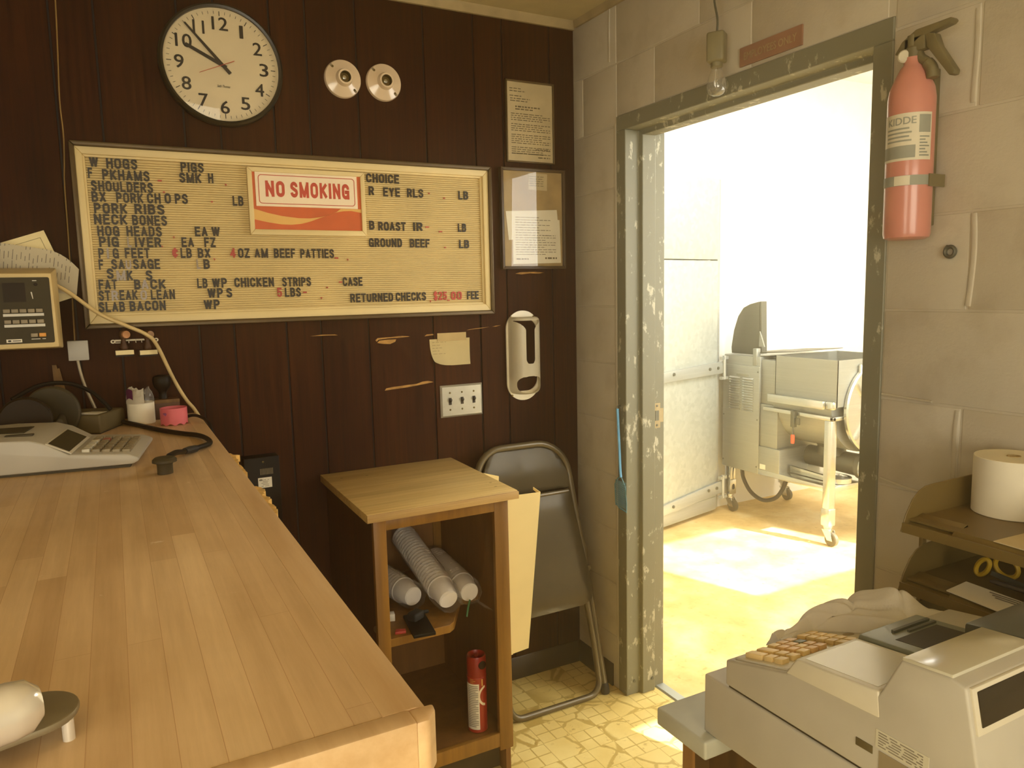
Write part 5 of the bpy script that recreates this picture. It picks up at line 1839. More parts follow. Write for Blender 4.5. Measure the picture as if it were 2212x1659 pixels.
def cream_pan():
    t = thing('metal_pan', 'tall cream metal pan with tapered lip standing against the right side of the cabinet', 'pan', (-0.53, -0.36, 0.38))
    b = MB()
    th = 0.0025
    b.box(-0.5755, -0.5755+th, -0.485, -0.262, 0.380, 0.8775)
    b.build('back_sheet', 'cream_metal', t)
    b = MB(); b.prism([(-0.5745,0.380),(-0.5040,0.386),(-0.4515,0.874),(-0.5745,0.8775)], 'Y', -0.4875, -0.4850)
    b.box(-0.5745, -0.5600, -0.4895, -0.4875, 0.380, 0.876)
    b.build('front_lip', 'cream_metal', t)
    b = MB(); b.prism([(-0.5745,0.380),(-0.5040,0.386),(-0.4800,0.880),(-0.5355,0.898),(-0.5745,0.8775)], 'Y', -0.264, -0.262)
    b.build('rear_lip', 'cream_metal', t)
    b = MB(); b.hexa([(-0.4535,-0.485,0.864),(-0.4515,-0.485,0.864),(-0.4515,-0.445,0.872),(-0.4535,-0.445,0.872),(-0.4535,-0.485,0.8745),(-0.4515,-0.485,0.8745),(-0.4515,-0.445,0.880),(-0.4535,-0.445,0.880)])
    b.build('edge_fold', 'cream_metal', t)
cream_pan()

def chair():
    t = thing('folding_chair', 'folded bronze metal chair leaning on the paneling in the corner', 'chair', (-0.28, -0.2, 0))
    def at(x, s, off=0.0):
        """s: distance up the leaning plane, off: towards the room"""
        a = math.atan2(0.19, 0.90)
        return Vector((x, -0.262 + s*math.sin(a) - off*math.cos(a), s*math.cos(a) - off*math.sin(a)*0))
    xl, xr = -0.492, -0.078
    R = 0.0125
    # main frame: one bent tube, both legs and the top bow
    P = [at(xl-0.004, 0.012), at(xl+0.004, 0.45), at(xl+0.016, 0.78)]
    top = 0.945
    for k in range(9):
        a = math.radians(180-90*k/8)
        P.append(at(xl+0.016+0.105+0.105*math.cos(a), top-0.105+0.105*math.sin(a)))
    for k in range(9):
        a = math.radians(90-90*k/8)
        P.append(at(xr-0.024-0.125+0.125*math.cos(a), top-0.125+0.125*math.sin(a)))
    P += [at(xr-0.016, 0.70), at(xr-0.004, 0.50), at(xr+0.006, 0.35), at(xr+0.018, 0.012)]
    b = MB(); b.tube(P, R, 12)
    b.build('back_frame', 'chair_paint', t)
    for x in (xl-0.004, xr+0.018):
        b = MB(); p = at(x, 0.0); b.lathe([(0.0145,0),(0.0165,0.006),(0.0155,0.03),(0.0135,0.04)], (p.x, p.y, 0.0), (0, 0.2, 1), 16)
        b.build('foot_cap', 'rubber', t)
    # front legs with the bar along the floor
    P = [at(xl+0.040, 0.50, 0.012), at(xl+0.034, 0.2, 0.012)]
    for k in range(6):
        a = math.radians(180+90*k/5)
        q = at(xl+0.034+0.05+0.05*math.cos(a), 0.062+0.05*math.sin(a), 0.010)
        P.append(q)
    for k in range(6):
        a = math.radians(270+90*k/5)
        P.append(at(xr-0.008-0.05+0.05*math.cos(a), 0.062+0.05*math.sin(a), 0.010))
    P += [at(xr-0.012, 0.2, 0.012), at(xr-0.030, 0.50, 0.012)]
    b = MB(); b.tube(P, 0.0115, 12)
    b.build('front_legs', 'chair_paint', t)
    # pressed back panel
    def backp(u, v):
        x = xl+0.020 + u*(xr-xl-0.050)
        s = 0.772 + v*0.160
        e = 2*abs(u-0.5)
        if e > 0.55:
            s = min(s, 0.772+0.160*(1-0.75*((e-0.55)/0.45)**2.2))
        return at(x, s, 0.004+0.012*math.sin(math.pi*v)*(1-0.3*e)-0.010*math.sin(math.pi*u))
    b = MB(); b.grid(backp, 28, 12, 0.002)
    b.build('back_panel', 'chair_paint', t, ang=60)
    # seat pan hanging folded: rolled rim at the top, wide rounded lower corners
    n = 34
    def seatp(u, v):
        w0, w1 = 0.165, 0.205
        half = w0+(w1-w0)*v
        s = 0.765 - 0.420*v
        r = 0.055
        if v > 1-r/0.42:
            q = (v-(1-r/0.42))*0.42
            half = half - r + math.sqrt(max(0, r*r-q*q))
        cx_ = -0.283+0.012*v
        e = 2*u-1
        rim = 0.012*(1-abs(e)**6)*(1-(2*v-1)**8)
        return at(cx_ + half*e, s, 0.024+rim)
    b = MB(); b.grid(seatp, 24, n, 0.0022)
    b.build('seat', 'chair_paint', t, ang=60)
    b = MB(); b.tube([at(-0.283-0.155, 0.766, 0.026), at(-0.283+0.155, 0.766, 0.026)], 0.007, 10)
    b.build('seat_rim', 'chair_paint', t)
    for x in (xl+0.015, xr-0.016):
        b = MB()
        p0, p1 = at(x+0.004, 0.60, 0.008), at(x+0.014, 0.47, 0.010)
        b.tube([p0, (p0+p1)/2+Vector((0.006,0,0)), p1], [0.008, 0.012, 0.009], 8, flat=(0.5, 1))
        b.cyl(p1+Vector((0,0.004,0.0)), p1+Vector((0,-0.012,0.0)), 0.011, 14)
        b.build('hinge', 'chair_paint', t)
    for x in (xl+0.030, xr-0.022):
        b = MB(); b.tube([at(x, 0.50, 0.016), at(x+(0.02 if x < -0.3 else -0.02), 0.40, 0.022)], 0.006, 8)
        b.build('brace', 'chair_paint', t)
chair()

# ------------------------------------------------------------------ on and over the block wall
def swatter():
    t = thing('fly_swatter', 'blue plastic fly swatter hanging on a hook beside the door frame', 'fly swatter', (-0.02, -0.298, 0.70))
    b = MB()
    b.tube(bez([(-0.022,-0.293,1.066),(-0.021,-0.296,1.0),(-0.020,-0.300,0.93),(-0.020,-0.305,0.85),(-0.020,-0.309,0.822)]), [0.0045]*33, 8, flat=(0.7, 1.2))
    b.build('handle', 'blue_swatter', t)
    b = MB()
    pts = [(-0.309,0.825),(-0.322,0.808),(-0.333,0.790),(-0.341,0.735),(-0.341,0.702),(-0.300,0.708),(-0.276,0.722),(-0.272,0.790),(-0.290,0.815)]
    b.tube([(-0.020, y, z) for y, z in pts], 0.0022, 6, closed=True)
    for k in range(13):
        z = 0.712+0.0075*k
        b.tube([(-0.020,-0.274,z+0.004),(-0.020,-0.340,z-0.006)], 0.0011, 4)
    for k in range(11):
        y = -0.278-0.006*k
        b.tube([(-0.020,y,0.714),(-0.020,y,0.808)], 0.0011, 4)
    b.build('mesh_head', 'blue_mesh', t, smooth=False)
    b = MB()
    b.tube([(0.0,-0.288,1.075),(-0.014,-0.288,1.078),(-0.026,-0.290,1.066),(-0.022,-0.292,1.056),(-0.012,-0.292,1.056)], 0.0018, 6)
    tag(b.build('hook', 'dark_steel'), 'small dark wire hook holding the blue fly swatter', 'hook')
swatter()

def bulb():
    x, y = -0.060, -0.808
    t = thing('hanging_bulb', 'bare clear light bulb hanging from a grey socket box over the doorway', 'light bulb', (x, y, 2.0))
    b = MB(); b.tube(bez([(x+0.01,y+0.004,CEIL),(x+0.006,y+0.003,2.32),(x,y+0.012,2.26),(x,y-0.001,2.20),(x,y,2.165)]), 0.0028, 8)
    b.build('cord', 'dark_steel', t)
    b = MB()
    m = Matrix.Translation((x, y, 2.124)) @ Matrix.Rotation(math.radians(30), 4, 'Z')
    b.box(-0.021, 0.021, -0.024, 0.024, -0.038, 0.041, 0.007, 3, m=m)
    b.build('socket_box', 'box_grey', t)
    b = MB(); b.lathe([(0.016,0.0),(0.016,-0.012),(0.013,-0.014)], (x,y,2.087), (0,0,1), 24)
    b.build('socket_collar', 'box_grey', t)
    b = MB(); b.lathe([(0.012,2.080),(0.0135,2.070),(0.0200,2.055),(0.0250,2.038),(0.0265,2.026),(0.0245,2.013),(0.0180,2.004),(0.008,2.0003),(0,2.0)], (x,y,0), (0,0,1), 32, False)
    b.build('glass_bulb', 'bulb_glass', t)
    b = MB(); b.tube([(x,y-0.003,2.075),(x,y-0.006,2.036),(x,y,2.040),(x,y+0.006,2.036),(x,y+0.003,2.075)], 0.0007, 5)
    b.build('filament', 'bright_steel', t)
bulb()

def door_sign():
    t = thing('door_sign', 'faded red sign board above the door frame right of the hanging bulb', 'sign', (-0.003, -0.942, 2.0725))
    b = MB(); b.box(-0.006, -0.0008, -1.047, -0.838, 2.0725, 2.1215)
    b.build('board', 'dull_red', t)
    b = MB()
    # face lies on the x = 0 wall: letters run from the corner towards the door hinge
    m = Matrix.Translation((-0.0062, -0.838, 0)) @ Matrix.Rotation(math.radians(-90), 4, 'Z')
    b.text('EMPLOYEES ONLY', 0.016, 0.193, 2.087, 0.020, 0.0, bold=0.01, depth=0.0004, mtx=m)
    b.build('lettering', 'dull_letter', t, smooth=False)
door_sign()

def extinguisher():
    x, y, z0 = -0.066, -1.388, 1.573
    R = 0.0455
    t = thing('fire_extinguisher', 'red fire extinguisher with white label hanging beside the doorway', 'fire extinguisher', (x, y, z0))
    b = MB()
    b.lathe([(0,0.004),(0.034,0.0),(R-0.002,0.004),(R,0.012),(R,0.286),(R-0.003,0.306),(R-0.012,0.328),(0.024,0.348),(0.018,0.354),(0.018,0.368),(0,0.368)], (x,y,z0), (0,0,1), 48)
    b.build('cylinder', 'ext_glare_red', t, ang=50)
    va = math.atan2(-2.42+1.39, -1.56+0.07)
    def wrap(a0, a1, h0, h1, mat, name, parent, d=0.0005, n=16):
        b = MB()
        b.grid(lambda u, v: (x+(R+d)*math.cos(a0+(a1-a0)*u), y+(R+d)*math.sin(a0+(a1-a0)*u), z0+h0+(h1-h0)*v), n, 1)
        return b.build(name, mat, parent)
    lab = wrap(va-1.45, va+0.95, 0.158, 0.252, 'ext_label', 'label', t)
    def curved_text(s, a0, a1, zb, hgt, name, parent):
        b = MB(); b.text(s, 0, (a1-a0)*R, zb, hgt, 0, bold=0.015, depth=0.0004)
        for v in b.bm.verts:
            a = a0 + v.co.x/R
            rr = R+0.0009-v.co.y*0.3
            v.co = Vector((x+rr*math.cos(a), y+rr*math.sin(a), z0+v.co.z))
        b.build(name, 'ext_print', parent, smooth=False)
    curved_text('KIDDE', va-1.05, va+0.22, 0.230, 0.015, 'lettering', lab)
    b = MB()
    def patch(a0, a1, h0, h1, d=0.0008, n=8):
        b.grid(lambda u, v: (x+(R+d)*math.cos(a0+(a1-a0)*u), y+(R+d)*math.sin(a0+(a1-a0)*u), z0+h0+(h1-h0)*v), n, 1)
    patch(va-1.4, va+0.22, 0.163, 0.188)
    patch(va+0.34, va+0.88, 0.212, 0.247)
    for k in range(4):
        patch(va-1.1, va+0.05-0.1*(k % 2), 0.196+0.008*k, 0.1995+0.008*k)
    for k in range(7):
        patch(va+0.38, va+0.84-0.1*(k % 3), 0.165+0.0062*k, 0.168+0.0062*k)
    b.build('print', 'ext_print', lab)
    band = wrap(va-1.5, va+1.2, 0.108, 0.128, 'ext_print', 'strap', t, 0.0011)
    wrap(va-0.6, va+0.05, 0.1085, 0.1275, 'ext_label', 'strap_label', band, 0.0016, 8)
    # valve body, squeeze lever and carrying handle lie in the plane of the wall
    b = MB()
    b.lathe([(0.017,0.366),(0.017,0.386),(0.013,0.390),(0.013,0.412),(0,0.412)], (x,y,z0), (0,0,1), 24)
    b.box(x-0.011, x+0.011, y-0.030, y+0.016, z0+0.378, z0+0.408, 0.003)
    v = b.build('valve', 'ext_glare_black', t)
    b = MB()
    b.prism([(y+0.036,z0+0.382),(y+0.020,z0+0.404),(y-0.010,z0+0.420),(y-0.052,z0+0.421),(y-0.082,z0+0.422),(y-0.086,z0+0.416),(y-0.080,z0+0.411),(y-0.050,z0+0.407),(y-0.020,z0+0.402),(y+0.020,z0+0.378)], 'X', x-0.011, x+0.011, 0.002)
    b.build('squeeze_lever', 'ext_glare_black', t)
    b = MB()
    b.prism([(y-0.028,z0+0.408),(y-0.050,z0+0.402),(y-0.060,z0+0.375),(y-0.094,z0+0.322),(y-0.092,z0+0.313),(y-0.083,z0+0.313),(y-0.052,z0+0.355),(y-0.034,z0+0.380)], 'X', x-0.010, x+0.010, 0.002)
    b.build('carrying_handle', 'ext_glare_black', t)
    b = MB()
    b.tube(bez([(x,y-0.008,z0+0.380),(x,y-0.016,z0+0.364),(x,y-0.030,z0+0.352),(x,y-0.040,z0+0.338),(x,y-0.043,z0+0.318)]), [0.010]*17+[0.012]*16, 12)
    b.build('nozzle', 'ext_glare_black', t)
    b = MB(); b.lathe([(0.013,0),(0.013,0.008),(0.010,0.011),(0,0.011)], (x-0.010,y+0.012,z0+0.372), (-1,-0.4,0), 20)
    b.build('gauge', 'ext_label', t)
    b = MB()
    b.box(-0.022, -0.0005, y-0.018, y+0.018, z0+0.03, z0+0.35, 0.002)
    b.box(x-0.004, -0.02, y-R-0.004, y-R-0.001, z0+0.105, z0+0.130)
    b.box(x-0.004, -0.02, y+R+0.001, y+R+0.004, z0+0.105, z0+0.130)
    b.build('bracket', 'ext_glare_black', t)
extinguisher()

b = MB()
n = 28
c = Vector((-0.006, -1.447, 1.545))
b.tube([c + Vector((0, 0.0105*math.cos(2*math.pi*k/n), 0.0105*math.sin(2*math.pi*k/n))) for k in range(n)], 0.0042, 8, closed=True)
b.cyl((0.002,-1.436,1.558), (-0.010,-1.440,1.553), 0.0028, 8)
tag(b.build('ring_bolt', 'dark_steel'), 'small dark ring bolt in the block wall below the fire extinguisher', 'bolt')

# ------------------------------------------------------------------ desk corner at the right
DZ = 0.74
def desk():
    t = thing('desk', 'grey topped desk under the cash register with a dark wood body', 'desk', (-0.38, -1.75, 0))
    b = MB()
    b.box(-0.757, -0.006, -1.546, -1.420, DZ-0.034, DZ, 0.005, 3)
    b.build('front_ledge', 'desk_top', t)
    b = MB(); b.box(-0.690, -0.006, -2.25, -1.546, DZ-0.034, DZ, 0.003)
    b.build('top', 'desk_top', t)
    b = MB(); b.box(-0.705, -0.02, -1.462, -1.440, 0.0, DZ-0.034)
    b.build('end_panel', 'desk_wood', t)
    b = MB(); b.box(-0.711, -0.705, -1.464, -1.438, 0.0, DZ-0.034)
    b.build('panel_edge', 'desk_edge', t)
    b = MB(); b.box(-0.670, -0.02, -2.235, -1.462, 0.0, DZ-0.034)
    b.build('body', 'desk_wood', t)
desk()

def register():
    X0, X1 = -0.736, -0.365
    t = thing('cash_register', 'beige electronic cash register with tan keys on the grey desk', 'cash register', ((X0+X1)/2, -1.75, DZ))
    b = MB(); b.box(X0, X1, -1.965, -1.519, DZ+0.001, DZ+0.1035, 0.004, 3)
    b.build('cash_drawer', 'beige_plastic', t)
    b = MB(); b.box(X0+0.004, X1-0.004, -1.96, -1.572, DZ+0.1035, DZ+0.1075)
    b.build('seam', 'dark_grey', t)
    b = MB()
    zb = DZ+0.1075
    prof = [(-1.568,zb),(-1.568,0.889),(-1.690,0.9225),(-1.700,0.941),(-1.800,0.955),(-1.838,0.962),(-1.866,1.021),(-1.928,1.027),(-1.947,1.022),(-1.966,0.925),(-1.970,zb)]
    b.prism(prof, 'X', X0, X1, 0.0035, 3)
    b.build('housing', 'beige_plastic', t)
    # raised operator display pod with its frosted lens
    b = MB()
    b.prism([(-1.688,0.922),(-1.707,0.952),(-1.838,0.9665),(-1.842,0.93)], 'X', X0-0.0005, -0.606, 0.003, 3)
    pod = b.build('display_pod', 'beige_light', t)
    b = MB()
    def onpod(y): return 0.952+(-1.707-y)/0.131*0.0145
    b.hexa([(X0+0.010,-1.715,onpod(-1.715)-0.003),(-0.615,-1.715,onpod(-1.715)-0.003),(-0.615,-1.830,onpod(-1.83)-0.003),(X0+0.010,-1.830,onpod(-1.83)-0.003),
            (X0+0.010,-1.715,onpod(-1.715)+0.0006),(-0.615,-1.715,onpod(-1.715)+0.0006),(-0.615,-1.830,onpod(-1.83)+0.0006),(X0+0.010,-1.830,onpod(-1.83)+0.0006)])
    b.build('lens', 'lens', pod)
    # keyboard plate and keys on the slope
    sl = (0.9225-0.889)/(-1.690+1.568)
    def kz(y): return 0.889 + (y+1.568)*sl
    b = MB()
    def slab(b, x0, x1, y0, y1, h0, h1, bev=0.0):
        b.hexa([(x0,y0,kz(y0)+h0),(x1,y0,kz(y0)+h0),(x1,y1,kz(y1)+h0),(x0,y1,kz(y1)+h0),(x0,y0,kz(y0)+h1),(x1,y0,kz(y0)+h1),(x1,y1,kz(y1)+h1),(x0,y1,kz(y1)+h1)], bev)
    slab(b, X0+0.010, -0.455, -1.684, -1.578, -0.002, 0.0035, 0.0015)
    plate = b.build('keyboard_plate', 'beige_light', t)
    def key(x, y, w_, d_, mat):
        b = MB(); slab(b, x, x+w_, y-d_, y, 0.003, 0.0115, 0.0014)
        b.build('key', mat, t)
    # rows run along the length of the keyboard (y), columns across (x)
    P = 0.0185
    ky = [-1.594, -1.6135, -1.633, -1.6525]
    for r, y in enumerate(ky):
        # function keys nearest the end
        if r < 3:
            pass
    # two rows of long and short function keys at the left end
    for x in (-0.718, -0.694):
        key(x, -1.592, 0.0155, 0.034, 'key_tan')
        key(x, -1.630, 0.0155, 0.0165, 'key_tan')
        key(x, -1.650, 0.0155, 0.0165, 'key_tan')
    # brown number block
    for i, x in enumerate((-0.668, -0.6495, -0.631)):
        for j, y in enumerate((-1.590, -1.609, -1.628, -1.647)):
            if (i, j) == (2, 1):
                key(x, y, 0.0155, 0.0155, 'key_green')
            else:
                key(x, y, 0.0155, 0.0155, 'key_brown' if (i+j) % 3 else 'key_tan')
    for i, x in enumerate((-0.600, -0.5815)):
        for j, y in enumerate((-1.590, -1.6085, -1.627, -1.6455, -1.664)):
            key(x, y, 0.0155, 0.0155, 'key_tan')
    b = MB(); b.lathe([(0.0095,0),(0.0095,0.002),(0.006,0.003),(0,0.003)], (-0.535,-1.639,kz(-1.639)+0.0015), (0,0.25,1), 24)
    b.build('key_lock', 'key_grey', t)
    b = MB(); b.lathe([(0.006,0),(0.006,0.010),(0.004,0.012),(0,0.012)], (-0.503,-1.656,kz(-1.656)+0.0015), (0,0.25,1), 16)
    b.build('knob', 'dark_steel', t)
    # grey receipt printer lid with tear window
    b = MB()
    b.hexa([(-0.600,-1.838,0.952),(-0.462,-1.838,0.952),(-0.462,-1.700,0.935),(-0.600,-1.700,0.935),(-0.600,-1.838,0.9700),(-0.462,-1.838,0.9700),(-0.462,-1.706,0.9560),(-0.600,-1.706,0.9560)], 0.003)
    lid = b.build('printer_lid', 'blue_grey', t)
    b = MB()
    def lz(y): return 0.9560+(-1.706-y)/0.132*0.0140
    b.hexa([(-0.580,-1.812,lz(-1.812)-0.001),(-0.482,-1.812,lz(-1.812)-0.001),(-0.482,-1.752,lz(-1.752)-0.001),(-0.580,-1.752,lz(-1.752)-0.001),
            (-0.580,-1.812,lz(-1.812)+0.0006),(-0.482,-1.812,lz(-1.812)+0.0006),(-0.482,-1.752,lz(-1.752)+0.0006),(-0.580,-1.752,lz(-1.752)+0.0006)])
    b.build('tear_window', 'panel_dark', lid)
    b = MB()
    b.box(-0.560, -0.475, -1.736, -1.731, lz(-1.733)-0.001, lz(-1.733)+0.0045)
    b.box(-0.540, -0.475, -1.747, -1.743, lz(-1.745)-0.001, lz(-1.745)+0.0035)
    b.build('tear_bar', 'blue_grey_dark', lid)
    # cream cap of the rear hump and the dark journal cover beside it
    b = MB()
    b.hexa([(X0+0.002,-1.930,1.020),(-0.568,-1.930,1.020),(-0.568,-1.867,1.014),(X0+0.002,-1.867,1.014),(X0+0.002,-1.930,1.0305),(-0.568,-1.930,1.0305),(-0.568,-1.866,1.0245),(X0+0.002,-1.866,1.0245)], 0.0018)
    b.build('paper_cover', 'lens', t)
    b = MB()
    b.hexa([(-0.566,-1.936,1.005),(X1-0.002,-1.936,1.005),(X1-0.002,-1.842,0.985),(-0.566,-1.842,0.985),(-0.566,-1.936,1.033),(X1-0.002,-1.936,1.033),(X1-0.002,-1.842,1.020),(-0.566,-1.842,1.020)], 0.004)
    b.build('journal_cover', 'blue_grey_dark', t)
    # customer display on the end towards the camera
    def ry(z): return -1.947 - (1.022-z)/0.097*0.019
    b = MB()
    def face(x0, x1, z0, z1, d, b):
        b.hexa([(x0,ry(z0)-d,z0),(x1,ry(z0)-d,z0),(x1,ry(z0)+0.002,z0),(x0,ry(z0)+0.002,z0),(x0,ry(z1)-d,z1),(x1,ry(z1)-d,z1),(x1,ry(z1)+0.002,z1),(x0,ry(z1)+0.002,z1)], 0.0012)
    face(X0+0.006, X1-0.06, 0.968, 1.0215, 0.003, b)
    cd = b.build('customer_display', 'beige_light', t)
    b = MB(); face(X0+0.014, X1-0.07, 0.976, 1.0165, 0.0042, b)
    b.build('display_window', 'dark_window', cd)
    # plates on the side that faces the counter
    b = MB(); b.box(X0-0.0006, X0+0.001, -1.908, -1.837, 0.8905, 0.9155)
    lab = b.build('rating_plate', 'lens', t, smooth=False)
    b = MB()
    m = Matrix.Translation((X0-0.0007, -1.837, 0)) @ Matrix.Rotation(math.radians(-90), 4, 'Z')
    for k in range(6):
        b.dashes(0.004, 0.067, 0.9115-0.0036*k, 0.0, 0.0013, 0.95, mtx=m)
    b.build('print', 'print_grey', lab, smooth=False)
    b = MB(); b.box(X0-0.001, X0+0.001, -1.833, -1.808, 0.8775, 0.8885, 0.0005)
    b.build('socket_plate', 'olive_grey', t)
    b = MB(); b.box(X0-0.0006, X0+0.001, -1.935, -1.842, 0.856, 0.8875)
    b.build('warning_plate', 'key_grey', t, smooth=False)
register()

def cloth():
    rnd = random.Random(13)
    ph = [rnd.uniform(0, 6.28) for _ in range(14)]
    def sm(a, b_, t):
        t = max(0.0, min(1.0, (t-a)/(b_-a)))
        return t*t*(3-2*t)
    b = MB()
    def fn(u, v):
        x = -0.632 + 0.272*u
        near = -1.588 - 0.112*sm(-0.560, -0.500, x)
        far = -1.548 - 0.006*math.sin(9*u+ph[0])
        y = near + (far-near)*v
        # what the cloth lies on: the sloping keyboard, then the drop at the end of the register
        base = 0.889 + max(0, min(1, (-1.568-y)/0.122))*0.0335
        if y < -1.685 and x > -0.61:
            base += 0.028*sm(-1.685, -1.700, -(-y)) if False else 0.0
        edge = min(v, 1-v)
        wall = math.sin(math.pi*min(1, max(0, v)))**0.6
        tall = 0.010 + 0.016*sm(0.05, 0.40, u) + 0.030*math.exp(-((u-0.70)/0.13)**2) + 0.012*math.exp(-((u-0.42)/0.12)**2)
        tall *= sm(1.0, 0.86, u) if False else (1 - 0.75*sm(0.80, 1.0, u))
        fold = 0.006*math.sin(10*u+6*v+ph[1]+1.8*math.sin(4*v+ph[2]+3*u)) + 0.005*math.sin(17*u-9*v+ph[3]+1.4*math.sin(6*u)) + 0.0025*math.sin(29*u+12*v+ph[4])
        crease = -0.012*(1-abs(math.sin(7*u+3.2*v+ph[5])))**5 - 0.011*(1-abs(math.sin(9*u-4.0*v+ph[6])))**5 + 0.006*abs(math.sin(13*u+5*v+ph[7]))
        drop = max(0, y+1.566)*1.2
        z = base + 0.006 + wall*(tall + (fold+crease)*min(1, tall/0.022)) - drop
        return (x, y, max(z, base+0.004-drop))
    b.grid(fn, 96, 34, 0.0016)
    o = b.build('cloth', 'cloth', ang=80)
    tag(o, 'crumpled white cloth lying over the far side of the cash register', 'cloth')
cloth()

def letter_tray():
    t = thing('letter_tray', 'stacked brown plastic letter trays by the block wall behind the cash register', 'letter tray', (-0.16, -1.70, DZ))
    XF, XB, YF, YN = -0.302, -0.022, -1.566, -1.835
    def tier(z):
        b = MB()
        b.box(XF+0.02, XB, YN, YF, z-0.002, z+0.0015)
        # front lip with its dip in the middle
        b.prism([(XF,z-0.020),(XF+0.004,z-0.022),(XF+0.026,z-0.004),(XF+0.060,z+0.006),(XF+0.064,z+0.0015),(XF+0.030,z-0.002)], 'Y', YF, YF-0.085, 0.001)
        b.prism([(XF,z-0.020),(XF+0.004,z-0.022),(XF+0.026,z-0.004),(XF+0.050,z-0.001),(XF+0.050,z+0.001),(XF+0.02,z+0.001)], 'Y', YN, YF-0.085, 0.001)
        b.box(XF, XF+0.004, YN, YF, z-0.021, z-0.003)
        tr = b.build('tray', 'tray_brown', t)
        side = [(XF-0.001,z-0.021),(XF+0.012,z+0.010),(XF+0.030,z+0.036),(XF+0.048,z+0.050),(XF+0.066,z+0.0565),(XF+0.085,z+0.058),(XB,z+0.060),(XB,z-0.004),(XF+0.06,z-0.004)]
        for y in (YF, YN-0.003):
            b = MB(); b.prism(side, 'Y', y, y+0.003, 0.0008, 1)
            b.build('side', 'tray_brown', tr)
        b = MB(); b.box(XB-0.003, XB, YN, YF, z, z+0.058)
        b.build('back', 'tray_brown', tr)
    for z in (1.0455, 0.9315, 0.8175):
        tier(z)
    for x in (XF+0.068, XB-0.03):
        for y in (YF+0.003, YN-0.009):
            b = MB(); b.box(x, x+0.012, y-0.001, y+0.007, DZ, 1.05, 0.001)
            b.build('post', 'tray_brown', t)
letter_tray()

b = MB()
b.lathe([(0.012,0.0),(0.064,0.0),(0.065,0.001),(0.065,0.107),(0.064,0.108),(0.012,0.108),(0.012,0.0)], (-0.0905,-1.6415,1.0475), (0,0,1), 56, False)
o = b.build('paper_roll', 'paper')
tag(o, 'big white paper roll standing in the upper brown letter tray', 'paper roll')
b = MB()
b.lathe([(0.0115,-0.001),(0.0115,0.1082),(0.0100,0.1082),(0.0100,-0.001),(0.0115,-0.001)], (-0.0905,-1.6415,1.0485), (0,0,1), 24, False)
b.build('core', 'tape', o)

def tray_bits():
    b = MB()
    b.hexa([(-0.285,-1.645,0.9345),(-0.235,-1.650,0.9345),(-0.245,-1.775,0.9345),(-0.300,-1.770,0.9345),(-0.285,-1.645,0.9365),(-0.235,-1.650,0.944),(-0.245,-1.775,0.944),(-0.300,-1.770,0.9365)])
    o = b.build('envelope', 'white_label', smooth=False)
    tag(o, 'white envelope with grey print in the lower brown letter tray', 'envelope')
    b = MB()
    for k in range(3):
        x = -0.262+0.006*k
        z = 0.9375+0.15*(x+0.285)
        b.box(x, x+0.003, -1.765, -1.715+0.008*k, z+0.001, z+0.0016)
    b.build('print', 'print_grey', o, smooth=False)
    t = thing('scissors', 'mustard handled scissors in the lower brown letter tray', 'scissors', (-0.19, -1.68, 0.9335))
    def loop(cx, cy, cz, rx, ry, rot, name):
        b = MB()
        pts = []
        for k in range(24):
            a = 2*math.pi*k/24
            q = Matrix.Rotation(rot, 3, 'X') @ Vector((0, rx*math.cos(a), ry*math.sin(a)))
            pts.append(Vector((cx, cy, cz)) + q)
        b.tube(pts, 0.0042, 8, closed=True)
        b.build(name, 'yellow_handle', t)
    loop(-0.180, -1.688, 0.972, 0.020, 0.017, 0.3, 'finger_loop')
    loop(-0.195, -1.655, 0.965, 0.009, 0.018, 0.5, 'finger_loop')
    b = MB(); b.prism([(-1.665,0.952),(-1.700,0.948),(-1.83,0.937),(-1.83,0.941),(-1.70,0.957),(-1.668,0.960)], 'X', -0.189, -0.186)
    b.build('blade', 'dark_steel', t)
    b = MB(); b.tube([(-0.215,-1.680,0.9515),(-0.212,-1.69,0.9515),(-0.200,-1.82,0.9475)], [0.003,0.0055,0.0055], 12)
    o = b.build('pen', 'pen')
    tag(o, 'dark silver pen lying across the envelope in the lower tray', 'pen')
    b = MB(); b.hexa([(-0.285,-1.72,1.048),(-0.20,-1.725,1.048),(-0.20,-1.815,1.048),(-0.29,-1.81,1.048),(-0.285,-1.72,1.0495),(-0.20,-1.725,1.0495),(-0.20,-1.815,1.0495),(-0.29,-1.81,1.0495)])
    tag(b.build('card', 'paper_aged', smooth=False), 'tan card lying at the front of the upper brown letter tray', 'card')
tray_bits()

